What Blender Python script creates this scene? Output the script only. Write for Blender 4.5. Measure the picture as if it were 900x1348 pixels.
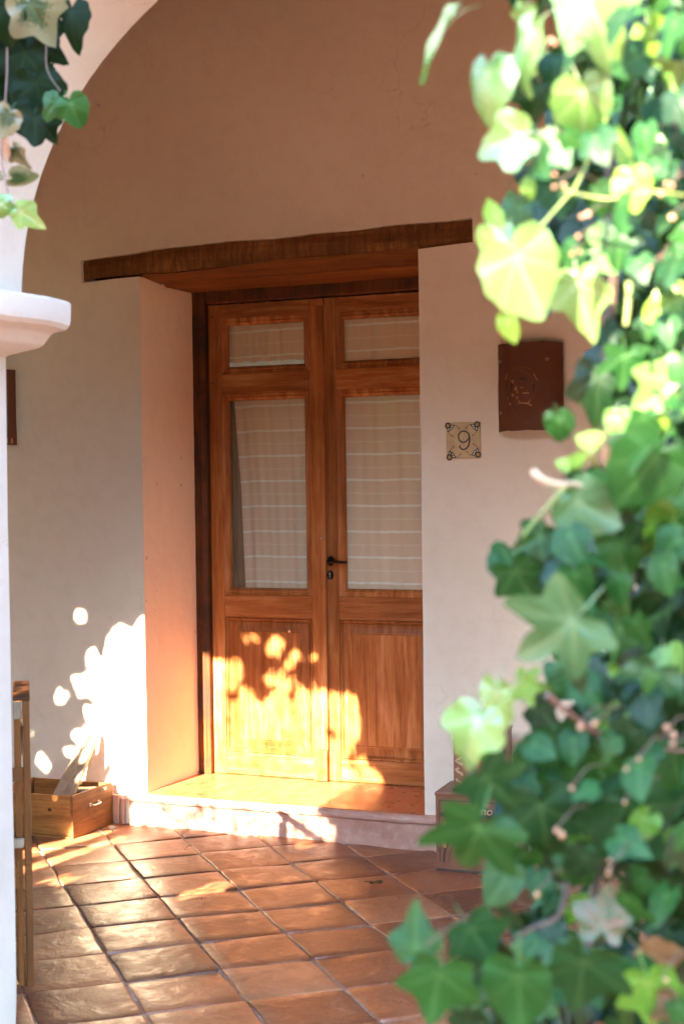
import bpy, bmesh, math, random
import numpy as np
from mathutils import Vector, Matrix
from mathutils.kdtree import KDTree
random.seed(7); rng = np.random.default_rng(11)
for o in list(bpy.data.objects): bpy.data.objects.remove(o, do_unlink=True)
SC = bpy.context.scene; COL = SC.collection
R = math.radians

# ------------------------------------------------------------ camera
CAM = Vector((0, 0, 1.495)); FPX = 2013.0
CR = Vector((0.91934, 0.39323, -0.01320)); CU = Vector((0.00568, 0.02027, 0.99978)); CB = Vector((0.39341, -0.91922, 0.01640))
cd = bpy.data.cameras.new('camera'); cam = bpy.data.objects.new('camera', cd); COL.objects.link(cam)
M = Matrix((CR, CU, CB)).transposed().to_4x4(); M.translation = CAM; cam.matrix_world = M
cd.sensor_fit = 'VERTICAL'; cd.sensor_height = 36; cd.sensor_width = 24; cd.lens = FPX/1348*36
cd.clip_start = .05; cd.clip_end = 500
cd.dof.use_dof = True; cd.dof.focus_distance = 6.85; cd.dof.aperture_fstop = 4.6
SC.camera = cam
# ------------------------------------------------------------ world, sun, exposure
AZ, TANE = .07, .45                      # the sun travels (AZ, 1, -TANE)
elev = math.atan(TANE/math.hypot(1, AZ))
w = bpy.data.worlds.new('World'); SC.world = w; w.use_nodes = True
nt = w.node_tree; bg = nt.nodes['Background']; sky = nt.nodes.new('ShaderNodeTexSky')
sky.sky_type = 'NISHITA'; sky.sun_disc = False; sky.ozone_density = 3.5; sky.dust_density = .3; sky.air_density = 1.2; sky.sun_elevation = elev; sky.sun_rotation = math.pi+math.atan(AZ)
nt.links.new(sky.outputs[0], bg.inputs[0]); bg.inputs[1].default_value = .148
sl = bpy.data.lights.new('sun', 'SUN'); sun = bpy.data.objects.new('sun', sl); COL.objects.link(sun)
sl.energy = 3.9; sl.angle = R(.55); sl.color = (1, .89, .72)
sun.rotation_euler = Vector((AZ, 1, -TANE)).to_track_quat('-Z', 'Y').to_euler()
SC.view_settings.view_transform = 'Standard'; SC.view_settings.look = 'None'
SC.view_settings.exposure = 4.42; SC.view_settings.gamma = 1
SC.cycles.max_bounces = 12; SC.cycles.diffuse_bounces = 8; SC.cycles.glossy_bounces = 5; SC.cycles.transmission_bounces = 8
SC.cycles.use_denoising = True

# ------------------------------------------------------------ baked measurements (shape of the light, positions of the large ivy leaves)
LIT = [[(-3.7231, 1.7159), (-3.7148, 2.2194), (-3.6803, 2.2558), (-3.6458, 2.2481), (-3.6113, 2.2405), (-3.582, 2.2327), (-3.5473, 2.2557), (-3.5131, 2.2524), (-3.4945, 2.2008), (-3.5151, 2.1303), (-3.5495, 2.1202), (-3.5838, 2.1188), (-3.5797, 2.0665), (-3.5554, 2.0544), (-3.5159, 2.0779), (-3.4763, 2.1231), (-3.4378, 2.1073), (-3.4336, 2.064), (-3.3908, 2.0312), (-3.3659, 2.0843), (-3.323, 2.0731), (-3.322, 2.1379), (-3.326, 2.1895), (-3.3019, 2.2077), (-3.2736, 2.1914), (-3.2649, 2.1402), (-3.2705, 2.0797), (-3.228, 2.0772), (-3.1897, 2.1174), (-3.1332, 2.1325), (-3.1104, 2.0951), (-3.0773, 2.1305), (-3.0219, 2.12), (-2.9576, 2.1142), (-2.8879, 2.1131), (-2.8734, 2.0861), (-2.9189, 2.0288), (-2.8894, 2.0026), (-2.9358, 1.8896), (-2.9665, 1.8463), (-2.9594, 1.812), (-2.8917, 1.8367), (-2.8702, 1.7827), (-2.8184, 1.7721), (-2.7968, 1.7322), (-2.8787, 1.7062), (-2.9388, 1.6815)], [(-3.2812, 2.3332), (-3.302, 2.315), (-3.3111, 2.2951), (-3.3444, 2.2909), (-3.3662, 2.3214), (-3.3408, 2.3444), (-3.3366, 2.372), (-3.3097, 2.3592), (-3.2795, 2.3575)], [(-3.2069, 2.2882), (-3.2015, 2.2754), (-3.213, 2.2757), (-3.2286, 2.2694), (-3.2316, 2.2805), (-3.2292, 2.2917), (-3.2301, 2.3055), (-3.213, 2.3078), (-3.2013, 2.2964)], [(-3.2305, 2.2514), (-3.2382, 2.2374), (-3.2466, 2.2315), (-3.2635, 2.2394), (-3.2686, 2.2428), (-3.2654, 2.257), (-3.2547, 2.2615), (-3.2445, 2.272), (-3.229, 2.2641)], [(-3.3324, 2.172), (-3.3301, 2.1561), (-3.3514, 2.1491), (-3.3647, 2.1581), (-3.3689, 2.1621), (-3.3846, 2.1778), (-3.3684, 2.1834), (-3.3509, 2.1959), (-3.3435, 2.1861)], [(-3.4057, 2.3617), (-3.4072, 2.3553), (-3.4156, 2.3449), (-3.4258, 2.348), (-3.4298, 2.3577), (-3.4327, 2.3667), (-3.4291, 2.3741), (-3.4158, 2.3711), (-3.412, 2.3722)], [(-3.4585, 2.3585), (-3.4605, 2.3505), (-3.4712, 2.3467), (-3.4773, 2.3516), (-3.482, 2.3536), (-3.4888, 2.3617), (-3.4783, 2.3643), (-3.4708, 2.3703), (-3.4658, 2.3658)], [(-3.2258, 2.1674), (-3.2307, 2.1626), (-3.2389, 2.156), (-3.2438, 2.156), (-3.2527, 2.1639), (-3.2542, 2.1702), (-3.2473, 2.1774), (-3.2393, 2.1741), (-3.2346, 2.1743)], [(-3.1798, 2.1435), (-3.1798, 2.1354), (-3.1918, 2.1342), (-3.1982, 2.1295), (-3.2068, 2.1381), (-3.2089, 2.1454), (-3.203, 2.1559), (-3.1923, 2.1555), (-3.1853, 2.1491)], [(-3.117, 2.2825), (-3.1247, 2.2754), (-3.1298, 2.2695), (-3.1381, 2.2754), (-3.1438, 2.278), (-3.1425, 2.286), (-3.1337, 2.2883), (-3.1287, 2.2925), (-3.1204, 2.2905)], [(-3.1183, 2.1587), (-3.1185, 2.1515), (-3.1234, 2.1479), (-3.1328, 2.1524), (-3.1323, 2.1544), (-3.1332, 2.1618), (-3.13, 2.1641), (-3.1225, 2.1696), (-3.1168, 2.1657)], [(-2.8179, 2.0404), (-2.829, 2.0303), (-2.8348, 2.0203), (-2.8481, 2.0289), (-2.8551, 2.0335), (-2.8518, 2.0455), (-2.8411, 2.0494), (-2.8332, 2.0544), (-2.8212, 2.0528)], [(-2.7245, 2.0379), (-2.7404, 2.0282), (-2.7531, 2.0133), (-2.7632, 2.0173), (-2.7819, 2.0304), (-2.7812, 2.0433), (-2.7646, 2.0548), (-2.753, 2.0502), (-2.7413, 2.0522)], [(-3.6795, 2.1804), (-3.8037, 2.2178), (-3.8518, 2.169), (-3.8809, 2.0932), (-3.8662, 2.0323), (-3.9171, 2.0716), (-3.9483, 2.1082), (-3.9729, 2.0801), (-3.9499, 2.0226), (-3.9907, 1.9834), (-4.0471, 1.9813), (-4.0241, 1.9168), (-3.9521, 1.906), (-3.9089, 1.8668), (-3.9936, 1.8287), (-3.9547, 1.7619), (-4.052, 1.7225), (-4.0206, 1.6759), (-4.0486, 1.4742), (-3.6916, 1.491)], [(-4.1062, 1.8961), (-4.1041, 1.8828), (-4.116, 1.8789), (-4.1368, 1.8702), (-4.1438, 1.8874), (-4.1355, 1.9007), (-4.1382, 1.9194), (-4.116, 1.9164), (-4.1002, 1.9073)], [(-3.9886, 2.2648), (-3.9884, 2.2542), (-4.0034, 2.2432), (-4.0199, 2.24), (-4.0289, 2.2583), (-4.0298, 2.2713), (-4.0274, 2.2881), (-4.0042, 2.2807), (-3.9955, 2.2785)], [(-4.2122, 1.6028), (-4.216, 1.5938), (-4.2245, 1.5803), (-4.2424, 1.5812), (-4.2483, 1.596), (-4.2446, 1.6085), (-4.2435, 1.6207), (-4.2243, 1.6156), (-4.2148, 1.6168)], [(-4.1993, 1.5722), (-4.2024, 1.563), (-4.2083, 1.5608), (-4.22, 1.5638), (-4.2225, 1.566), (-4.2201, 1.5747), (-4.2145, 1.5785), (-4.2069, 1.5856), (-4.1964, 1.5795)], [(-4.0638, 1.646), (-4.0596, 1.6352), (-4.0706, 1.6315), (-4.0838, 1.6362), (-4.0819, 1.6391), (-4.0881, 1.6495), (-4.0831, 1.6535), (-4.0697, 1.6625), (-4.0631, 1.6552)], [(-3.7459, 1.7283), (-2.9233, 1.6979), (-2.8269, 1.4516), (-3.6992, 1.4393)], [(-3.7351, 1.464), (-2.8464, 1.4694), (-2.765, 1.3286), (-3.2537, 1.3258), (-3.7375, 1.3288)], [(-2.7618, 1.3735), (-2.7662, 1.3618), (-2.7759, 1.3434), (-2.7959, 1.3519), (-2.7989, 1.3646), (-2.8001, 1.3806), (-2.7951, 1.3899), (-2.7751, 1.3898), (-2.7665, 1.392)], [(-3.4903, 0.8943), (-3.4785, 0.9354), (-3.375, 0.9417), (-3.3738, 0.8815)], [(-3.6172, 0.9346), (-3.6152, 0.9757), (-3.6179, 1.1835), (-3.5788, 1.2448), (-3.6543, 1.2322), (-3.6854, 1.018), (-3.7022, 0.9848)], [(-3.7828, 1.0325), (-3.7665, 1.0668), (-3.7492, 1.2445), (-3.7557, 1.2866), (-3.8103, 1.2343), (-3.8668, 1.0821)], [(-2.898, 0.8644), (-2.8869, 0.9646), (-2.8347, 1.0281), (-2.7856, 0.9607), (-2.8394, 0.8946)], [(-2.7881, 1.3359), (-2.862, 1.2127), (-2.9005, 1.3238)], [(-2.0356, 1.0578), (-2.0334, 1.0464), (-2.0338, 1.0393), (-2.055, 1.0446), (-2.0624, 1.047), (-2.0706, 1.0584), (-2.0643, 1.0629), (-2.0628, 1.0714), (-2.0457, 1.0685)], [(-2.0484, 1.1509), (-2.0422, 1.1376), (-2.049, 1.1349), (-2.0664, 1.1361), (-2.0751, 1.1387), (-2.082, 1.1508), (-2.0786, 1.1577), (-2.0783, 1.1682), (-2.054, 1.1605)], [(-2.1299, 0.9815), (-2.1242, 0.9752), (-2.1233, 0.9679), (-2.1392, 0.9721), (-2.1423, 0.9755), (-2.1531, 0.9827), (-2.1518, 0.9856), (-2.1454, 0.99), (-2.14, 0.9895)]]
DARK = [[(-3.0706, 1.9562), (-3.0103, 1.9635), (-3.0157, 1.9123), (-3.0435, 1.9023)], [(-2.967, 1.8046), (-2.9369, 1.8133), (-2.8925, 1.7814), (-2.8782, 1.7408), (-2.9381, 1.7301), (-2.968, 1.7351)], [(-4.0614, 1.4126), (-3.9346, 1.4277), (-3.83, 1.5976), (-3.8018, 1.6589), (-3.8401, 1.6834), (-3.908, 1.5932)], [(-3.9478, 1.7074), (-3.9198, 1.7089), (-3.9397, 1.4951), (-4.0325, 1.4718)]]
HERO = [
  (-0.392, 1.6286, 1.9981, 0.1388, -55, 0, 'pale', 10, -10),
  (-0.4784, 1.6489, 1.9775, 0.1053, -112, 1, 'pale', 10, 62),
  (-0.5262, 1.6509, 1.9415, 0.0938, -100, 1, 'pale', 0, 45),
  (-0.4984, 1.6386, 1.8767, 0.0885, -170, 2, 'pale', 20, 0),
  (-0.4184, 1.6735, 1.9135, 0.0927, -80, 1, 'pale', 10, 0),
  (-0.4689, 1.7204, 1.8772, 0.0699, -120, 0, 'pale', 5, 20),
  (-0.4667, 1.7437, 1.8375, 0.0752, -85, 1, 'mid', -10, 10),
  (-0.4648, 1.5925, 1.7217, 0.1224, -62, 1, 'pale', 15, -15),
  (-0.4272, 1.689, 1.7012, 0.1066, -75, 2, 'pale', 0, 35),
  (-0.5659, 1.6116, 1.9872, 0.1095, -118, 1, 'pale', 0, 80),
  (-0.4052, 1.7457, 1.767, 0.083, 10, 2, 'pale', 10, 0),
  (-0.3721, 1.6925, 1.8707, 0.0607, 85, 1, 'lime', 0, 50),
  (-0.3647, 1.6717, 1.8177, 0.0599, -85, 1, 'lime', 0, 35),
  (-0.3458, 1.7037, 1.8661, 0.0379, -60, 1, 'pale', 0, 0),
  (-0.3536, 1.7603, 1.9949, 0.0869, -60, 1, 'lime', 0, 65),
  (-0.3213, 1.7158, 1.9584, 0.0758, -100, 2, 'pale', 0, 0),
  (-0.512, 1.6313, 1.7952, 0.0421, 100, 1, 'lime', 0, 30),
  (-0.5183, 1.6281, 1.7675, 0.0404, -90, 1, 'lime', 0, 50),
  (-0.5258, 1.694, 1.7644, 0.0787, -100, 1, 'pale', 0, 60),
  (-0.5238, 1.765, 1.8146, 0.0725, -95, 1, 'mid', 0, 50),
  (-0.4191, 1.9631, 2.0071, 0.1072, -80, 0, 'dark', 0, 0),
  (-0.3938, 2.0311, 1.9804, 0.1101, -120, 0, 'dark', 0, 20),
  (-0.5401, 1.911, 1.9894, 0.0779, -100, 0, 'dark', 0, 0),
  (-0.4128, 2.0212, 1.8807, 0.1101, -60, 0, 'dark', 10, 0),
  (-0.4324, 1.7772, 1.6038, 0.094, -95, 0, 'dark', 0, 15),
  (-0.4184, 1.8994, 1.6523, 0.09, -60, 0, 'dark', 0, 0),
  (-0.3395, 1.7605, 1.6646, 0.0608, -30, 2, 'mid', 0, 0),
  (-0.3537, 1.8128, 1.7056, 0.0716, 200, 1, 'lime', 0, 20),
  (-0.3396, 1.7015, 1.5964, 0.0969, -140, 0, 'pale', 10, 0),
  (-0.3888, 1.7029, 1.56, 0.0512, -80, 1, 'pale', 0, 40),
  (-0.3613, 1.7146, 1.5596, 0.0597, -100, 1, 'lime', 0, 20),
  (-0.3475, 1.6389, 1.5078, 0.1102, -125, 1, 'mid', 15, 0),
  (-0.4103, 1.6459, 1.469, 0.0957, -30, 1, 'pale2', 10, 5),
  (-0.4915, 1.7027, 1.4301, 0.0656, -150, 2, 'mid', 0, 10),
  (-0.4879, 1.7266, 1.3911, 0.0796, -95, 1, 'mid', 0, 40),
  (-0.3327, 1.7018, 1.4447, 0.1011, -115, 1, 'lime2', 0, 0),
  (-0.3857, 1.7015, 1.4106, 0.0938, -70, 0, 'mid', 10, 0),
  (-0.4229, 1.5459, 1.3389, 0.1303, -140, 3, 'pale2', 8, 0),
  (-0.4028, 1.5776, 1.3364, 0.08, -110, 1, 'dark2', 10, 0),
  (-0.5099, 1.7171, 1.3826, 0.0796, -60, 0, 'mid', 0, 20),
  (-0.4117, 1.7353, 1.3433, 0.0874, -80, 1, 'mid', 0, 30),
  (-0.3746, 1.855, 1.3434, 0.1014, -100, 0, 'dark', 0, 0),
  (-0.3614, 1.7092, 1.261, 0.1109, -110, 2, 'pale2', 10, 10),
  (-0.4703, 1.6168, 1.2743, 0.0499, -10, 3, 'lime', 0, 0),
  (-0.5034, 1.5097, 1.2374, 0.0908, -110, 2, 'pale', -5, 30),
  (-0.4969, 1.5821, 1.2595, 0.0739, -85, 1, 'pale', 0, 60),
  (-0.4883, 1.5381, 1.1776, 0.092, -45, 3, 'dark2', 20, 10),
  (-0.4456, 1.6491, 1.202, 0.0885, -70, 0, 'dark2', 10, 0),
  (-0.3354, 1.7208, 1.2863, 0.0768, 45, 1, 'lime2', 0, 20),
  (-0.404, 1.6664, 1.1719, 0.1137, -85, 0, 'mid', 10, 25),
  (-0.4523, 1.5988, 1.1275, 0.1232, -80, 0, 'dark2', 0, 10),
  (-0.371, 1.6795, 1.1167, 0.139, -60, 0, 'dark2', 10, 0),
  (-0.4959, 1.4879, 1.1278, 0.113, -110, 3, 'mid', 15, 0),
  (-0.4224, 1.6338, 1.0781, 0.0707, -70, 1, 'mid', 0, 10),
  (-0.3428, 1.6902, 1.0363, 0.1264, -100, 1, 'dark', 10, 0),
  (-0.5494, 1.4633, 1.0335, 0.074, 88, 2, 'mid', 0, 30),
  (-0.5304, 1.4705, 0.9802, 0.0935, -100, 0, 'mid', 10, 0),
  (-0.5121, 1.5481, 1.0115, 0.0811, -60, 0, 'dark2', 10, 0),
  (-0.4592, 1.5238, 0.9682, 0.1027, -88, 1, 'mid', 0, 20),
  (-0.3995, 1.5496, 0.9831, 0.1106, -92, 0, 'dark2', 15, 0),
  (-0.3975, 1.6434, 1.0221, 0.0749, 80, 0, 'brown', 0, 0),
  (-0.3506, 1.7085, 0.9606, 0.081, -25, 1, 'dry', 0, 30),
  (-0.3454, 1.6297, 0.9447, 0.0898, -80, 0, 'lime2', 0, 0),
  (-0.5132, 1.6405, 1.05, 0.0768, -120, 1, 'mid', 0, 40),
  (-0.482, 1.6988, 0.9816, 0.083, -60, 1, 'dark', 0, 20),
  (-0.4011, 1.7607, 1.2174, 0.0796, -80, 1, 'mid', 0, 20),
  (-0.5049, 1.7383, 1.1618, 0.0716, -110, 1, 'mid', 0, 20),
  (-0.4877, 1.8105, 1.5661, 0.0507, -80, 1, 'mid', 0, 10),
  (-0.5323, 1.731, 1.4083, 0.0537, 100, 1, 'mid', 0, 20),
  (-0.5281, 1.6368, 1.1995, 0.0597, -70, 1, 'lime2', 0, 30),
  (-0.3485, 1.8052, 1.1595, 0.0895, -80, 1, 'mid', 0, 10),
  (-0.3935, 1.6721, 1.2392, 0.0463, 0, 1, 'lime2', 0, 0),
  (-0.3155, 1.6422, 0.928, 0.0816, -80, 0, 'brown', 0, 0),
  (-0.4268, 1.6629, 1.5219, 0.027, 30, 1, 'lime', 0, 20),
  (-0.4408, 1.6568, 1.5162, 0.0219, 150, 1, 'lime', 0, 20),
  (-0.415, 1.6683, 1.5428, 0.0354, 160, 1, 'lime', 20, 30),
  (-0.4311, 1.7819, 1.832, 0.0492, -80, 1, 'mid', 0, 20),
  (-0.4774, 1.6698, 1.8299, 0.0341, 60, 1, 'lime', 0, 40),
  (-0.5266, 1.7383, 1.6812, 0.0448, -70, 1, 'lime', 0, 50),
]


# ------------------------------------------------------------ helpers
def ob(name, verts, faces, mat, parent=None, smooth=False, attrs=None, origin=None):
    V = [Vector(v) for v in verts]
    if origin is None:
        c = Vector([(min(v[i] for v in V)+max(v[i] for v in V))/2 for i in range(3)])
    else: c = Vector(origin)
    me = bpy.data.meshes.new(name); me.from_pydata([v-c for v in V], [], faces)
    if mat: me.materials.append(mat)
    if smooth: me.polygons.foreach_set('use_smooth', [True]*len(me.polygons))
    if attrs:
        for k, a in attrs.items():
            at = me.attributes.new(k, 'FLOAT', 'POINT'); at.data.foreach_set('value', a)
    me.update()
    o = bpy.data.objects.new(name, me); COL.objects.link(o)
    if parent is not None:
        o.parent = parent; c = c-wloc(parent)
    o.location = c
    return o
def wloc(o):
    p = o.location.copy()
    while o.parent is not None: o = o.parent; p = p+o.location
    return p
def tag(o, label=None, cat=None, group=None, kind=None):
    for k, v in (('label', label), ('category', cat), ('group', group), ('kind', kind)):
        if v: o[k] = v
    return o
def thing(name, label, cat, loc, group=None):
    o = bpy.data.objects.new(name, None); o.empty_display_size = .1; COL.objects.link(o); o.location = loc
    return tag(o, label, cat, group)
class MB:
    """collects shapes, links them as one mesh object"""
    def __init__(s): s.v = []; s.f = []
    def add(s, v, f):
        n = len(s.v); s.v += [tuple(x) for x in v]; s.f += [tuple(n+i for i in q) for q in f]; return s
    def box(s, x0, x1, y0, y1, z0, z1, b=.003, jit=0, M=None):
        bm = bmesh.new(); bmesh.ops.create_cube(bm, size=1)
        for v in bm.verts:
            v.co = Vector((x0+(v.co.x+.5)*(x1-x0), y0+(v.co.y+.5)*(y1-y0), z0+(v.co.z+.5)*(z1-z0)))
        if b: bmesh.ops.bevel(bm, geom=bm.edges[:], offset=b, segments=2, profile=.5, affect='EDGES')
        if jit:
            for v in bm.verts: v.co += Vector([random.uniform(-jit, jit) for _ in range(3)])
        if M is not None: bm.transform(M)
        bm.verts.index_update()
        s.add([v.co[:] for v in bm.verts], [[v.index for v in f.verts] for f in bm.faces]); bm.free(); return s
    def tube(s, pts, r, n=8, cap=True):
        pts = [Vector(p) for p in pts]; rr = r if isinstance(r, (list, tuple)) else [r]*len(pts)
        V = []; F = []; up = Vector((0, 0, 1))
        for i, p in enumerate(pts):
            t = (pts[min(i+1, len(pts)-1)]-pts[max(i-1, 0)]).normalized()
            a = t.cross(up)
            if a.length < .05: a = t.cross(Vector((1, 0, 0)))
            a.normalize(); b = t.cross(a)
            for k in range(n):
                q = 2*math.pi*k/n; V.append(p+(a*math.cos(q)+b*math.sin(q))*rr[i])
        for i in range(len(pts)-1):
            for k in range(n): F.append((i*n+k, i*n+(k+1) % n, (i+1)*n+(k+1) % n, (i+1)*n+k))
        if cap: F.append(tuple(range(n))[::-1]); F.append(tuple(range((len(pts)-1)*n, len(pts)*n)))
        return s.add(V, F)
    def ribbon(s, pts, wd, y, t=.0012):
        """a painted or carved line in the plane of the wall, raised by t towards -y"""
        P = [Vector((a, 0, b)) for a, b in pts]; V = []; F = []
        ww = wd if isinstance(wd, (list, tuple)) else [wd]*len(P)
        for i, p in enumerate(P):
            d = (P[min(i+1, len(P)-1)]-P[max(i-1, 0)]).normalized(); nn = Vector((-d.z, 0, d.x))*ww[i]/2
            V += [p+nn+Vector((0, y, 0)), p+nn*.8+Vector((0, y-t, 0)), p-nn*.8+Vector((0, y-t, 0)), p-nn+Vector((0, y, 0))]
        for i in range(len(P)-1):
            a = 4*i
            for k in range(3): F.append((a+k, a+k+1, a+k+5, a+k+4))
        F += [(3, 2, 1, 0), tuple(4*(len(P)-1)+k for k in range(4))]
        return s.add(V, F)
    def disc(s, x, z, r, y, t=.0012, n=12, sx=1, rot=0):
        c, sn = math.cos(rot), math.sin(rot)
        ring = [(math.cos(2*math.pi*k/n)*r*sx, math.sin(2*math.pi*k/n)*r) for k in range(n)]
        ring = [(x+a*c-b*sn, z+a*sn+b*c) for a, b in ring]
        V = [(a, y, b) for a, b in ring]+[(x+(a-x)*.85, y-t, z+(b-z)*.85) for a, b in ring]
        return s.add(V, [tuple(n+k for k in range(n))]+[(k, (k+1) % n, n+(k+1) % n, n+k) for k in range(n)])
    def build(s, name, mat, parent=None, smooth=False, **k): return ob(name, s.v, s.f, mat, parent, smooth, **k)
def recalc(o):
    bm = bmesh.new(); bm.from_mesh(o.data); bmesh.ops.recalc_face_normals(bm, faces=bm.faces[:]); bm.to_mesh(o.data); bm.free(); return o
def autosmooth(o, ang=40):
    me = o.data; me.polygons.foreach_set('use_smooth', [True]*len(me.polygons))
    bm = bmesh.new(); bm.from_mesh(me)
    for e in bm.edges:
        if len(e.link_faces) == 2 and e.calc_face_angle(0) > R(ang): e.smooth = False
    bm.to_mesh(me); bm.free(); return o

# ------------------------------------------------------------ materials
class NT:
    def __init__(s, name):
        s.m = bpy.data.materials.new(name); s.m.use_nodes = True; s.t = s.m.node_tree; s.n = s.t.nodes
        s.b = s.n['Principled BSDF']; s.out = s.n['Material Output']
    def new(s, t, **k):
        x = s.n.new(t)
        for a, v in k.items(): setattr(x, a, v)
        return x
    def L(s, a, b): s.t.links.new(a, b)
    def coord(s, kind='Object', scale=(1, 1, 1), rnd=True):
        tc = s.new('ShaderNodeTexCoord'); mp = s.new('ShaderNodeMapping'); mp.inputs['Scale'].default_value = scale
        s.L(tc.outputs[kind], mp.inputs[0])
        if rnd:
            oi = s.new('ShaderNodeObjectInfo'); m = s.new('ShaderNodeMath', operation='MULTIPLY'); m.inputs[1].default_value = 37.0
            s.L(oi.outputs['Random'], m.inputs[0]); s.L(m.outputs[0], mp.inputs['Location'])
        return mp.outputs[0]
    def world(s, scale=(1, 1, 1)):
        g = s.new('ShaderNodeNewGeometry'); mp = s.new('ShaderNodeMapping'); mp.inputs['Scale'].default_value = scale
        s.L(g.outputs['Position'], mp.inputs[0]); return mp.outputs[0]
    def noise(s, v, scale, detail=4, rough=.55, dist=0):
        x = s.new('ShaderNodeTexNoise'); x.inputs['Scale'].default_value = scale; x.inputs['Detail'].default_value = detail
        x.inputs['Roughness'].default_value = rough; x.inputs['Distortion'].default_value = dist; s.L(v, x.inputs['Vector']); return x.outputs['Fac']
    def ramp(s, f, stops):
        x = s.new('ShaderNodeValToRGB'); e = x.color_ramp.elements
        while len(e) < len(stops): e.new(.5)
        for i, (p, c) in enumerate(stops):
            e[i].position = p; e[i].color = (*c, 1) if not isinstance(c, (int, float)) else (c, c, c, 1)
        s.L(f, x.inputs[0]); return x.outputs[0]
    def mix(s, f, a, b, mode='MIX'):
        x = s.new('ShaderNodeMix', data_type='RGBA', blend_type=mode)
        for i, v in ((0, f), (6, a), (7, b)):
            if hasattr(v, 'is_output') or isinstance(v, bpy.types.NodeSocket): s.L(v, x.inputs[i])
            elif isinstance(v, (int, float)): x.inputs[i].default_value = v if i == 0 else (v, v, v, 1)
            else: x.inputs[i].default_value = (*v, 1)
        return x.outputs[2]
    def math(s, op, a, b=0, clamp=False):
        x = s.new('ShaderNodeMath', operation=op, use_clamp=clamp)
        for i, v in ((0, a), (1, b)):
            if isinstance(v, bpy.types.NodeSocket): s.L(v, x.inputs[i])
            else: x.inputs[i].default_value = v
        return x.outputs[0]
    def bump(s, h, dist, strength=1):
        x = s.new('ShaderNodeBump'); x.inputs['Distance'].default_value = dist; x.inputs['Strength'].default_value = strength
        s.L(h, x.inputs['Height']); s.L(x.outputs[0], s.b.inputs['Normal']); return x
    def set(s, **k):
        for a, v in k.items():
            i = s.b.inputs[a.replace('_', ' ')]
            if isinstance(v, bpy.types.NodeSocket): s.L(v, i)
            else: i.default_value = v if isinstance(v, (int, float)) else (*v, 1)
        return s.m

def plaster(name, c1, c2, stain):
    t = NT(name); v = t.world()
    big = t.noise(v, .9, 5, .6); fine = t.noise(v, 14, 6, .6); tiny = t.noise(v, 90, 3, .6)
    col = t.mix(t.ramp(big, [(.3, 0.), (.7, 1.)]), c1, c2)
    col = t.mix(t.ramp(fine, [(.45, 0.), (.8, .35)]), col, stain)
    sp = t.ramp(t.noise(v, 16, 1, .4), [(.80, 0.), (.815, .4)])
    col = t.mix(sp, col, (.25, .2, .16))
    vo = t.new('ShaderNodeTexVoronoi', feature='DISTANCE_TO_EDGE'); vo.inputs['Scale'].default_value = 1.1
    wv_ = t.new('ShaderNodeVectorMath', operation='ADD'); nz_ = t.new('ShaderNodeTexNoise'); nz_.inputs['Scale'].default_value = 3; nz_.inputs['Detail'].default_value = 6; t.L(v, nz_.inputs['Vector'])
    t.L(v, wv_.inputs[0]); t.L(nz_.outputs['Color'], wv_.inputs[1]); t.L(wv_.outputs[0], vo.inputs['Vector'])
    cr = t.math('MULTIPLY', t.ramp(vo.outputs['Distance'], [(.0, 1.), (.004, 0.)]), t.ramp(t.noise(v, 1.7, 2, .5), [(.52, 0.), (.62, .35)]))
    col = t.mix(cr, col, (.35, .25, .18))
    t.set(Base_Color=col, Roughness=.85, Specular_IOR_Level=.2)
    h = t.math('ADD', t.math('MULTIPLY', t.noise(v, 3.0, 4, .55), 1.0), t.math('ADD', t.math('MULTIPLY', fine, .16), t.math('MULTIPLY', tiny, .03)))
    t.bump(h, .022, .6); return t.m
M_wall = plaster('wall_plaster', (.83, .68, .52), (.76, .61, .45), (.66, .50, .35))
M_jamb = plaster('jamb_plaster', (.95, .73, .49), (.91, .68, .45), (.82, .58, .38))  # peach raised to carry light bounced from the sunlit door
M_arch = plaster('arch_limewash', (.66, .59, .52), (.62, .54, .47), (.54, .45, .38))

def wood(name, c_d, c_m, c_l, axis='z', rough=.42, coat=.06, grain=1., dark=.0, bump=.0012, hewn=0):
    t = NT(name); sc = {'z': (9, 9, .7), 'x': (.7, 9, 9), 'y': (9, .7, 9)}[axis]
    v = t.coord('Object', sc); g = t.noise(v, 3.2*grain, 7, .62, .6)
    v2 = t.coord('Object', tuple(q*4 for q in sc)); g2 = t.noise(v2, 5*grain, 4, .7)
    v3 = t.coord('Object', (1, 1, 1)); bl = t.noise(v3, 2.6, 3, .5)
    f = t.math('ADD', t.math('MULTIPLY', g, .75), t.math('MULTIPLY', g2, .25))
    col = t.ramp(f, [(.30, c_d), (.50, c_m), (.72, c_l)])
    col = t.mix(t.ramp(bl, [(.35, .0), (.72, .62)]), col, c_d)
    if dark: col = t.mix(t.ramp(t.noise(v3, 6, 6, .7), [(.42, 0.), (.62, dark)]), col, (.03, .018, .012))
    if hewn:
        hz = t.noise(t.coord('Object', (26, 8, 3.5)), 1.6, 5, .65, .5); col = t.mix(t.ramp(hz, [(.40, hewn), (.62, 0.)]), col, c_d); f = t.math('ADD', t.math('MULTIPLY', f, .4), hz)
    oi = t.new('ShaderNodeObjectInfo'); hs = t.new('ShaderNodeHueSaturation'); t.L(col, hs.inputs['Color'])
    t.L(t.math('ADD', t.math('MULTIPLY', oi.outputs['Random'], .3), .85), hs.inputs['Value'])
    t.set(Base_Color=hs.outputs[0], Roughness=t.math('ADD', t.math('MULTIPLY', g2, .25), rough-.1), Coat_Weight=coat, Coat_Roughness=.22, Specular_IOR_Level=.2)
    t.bump(f, bump*4, .6); return t.m
DW = ((.15, .038, .007), (.40, .140, .034), (.60, .30, .12))
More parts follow.
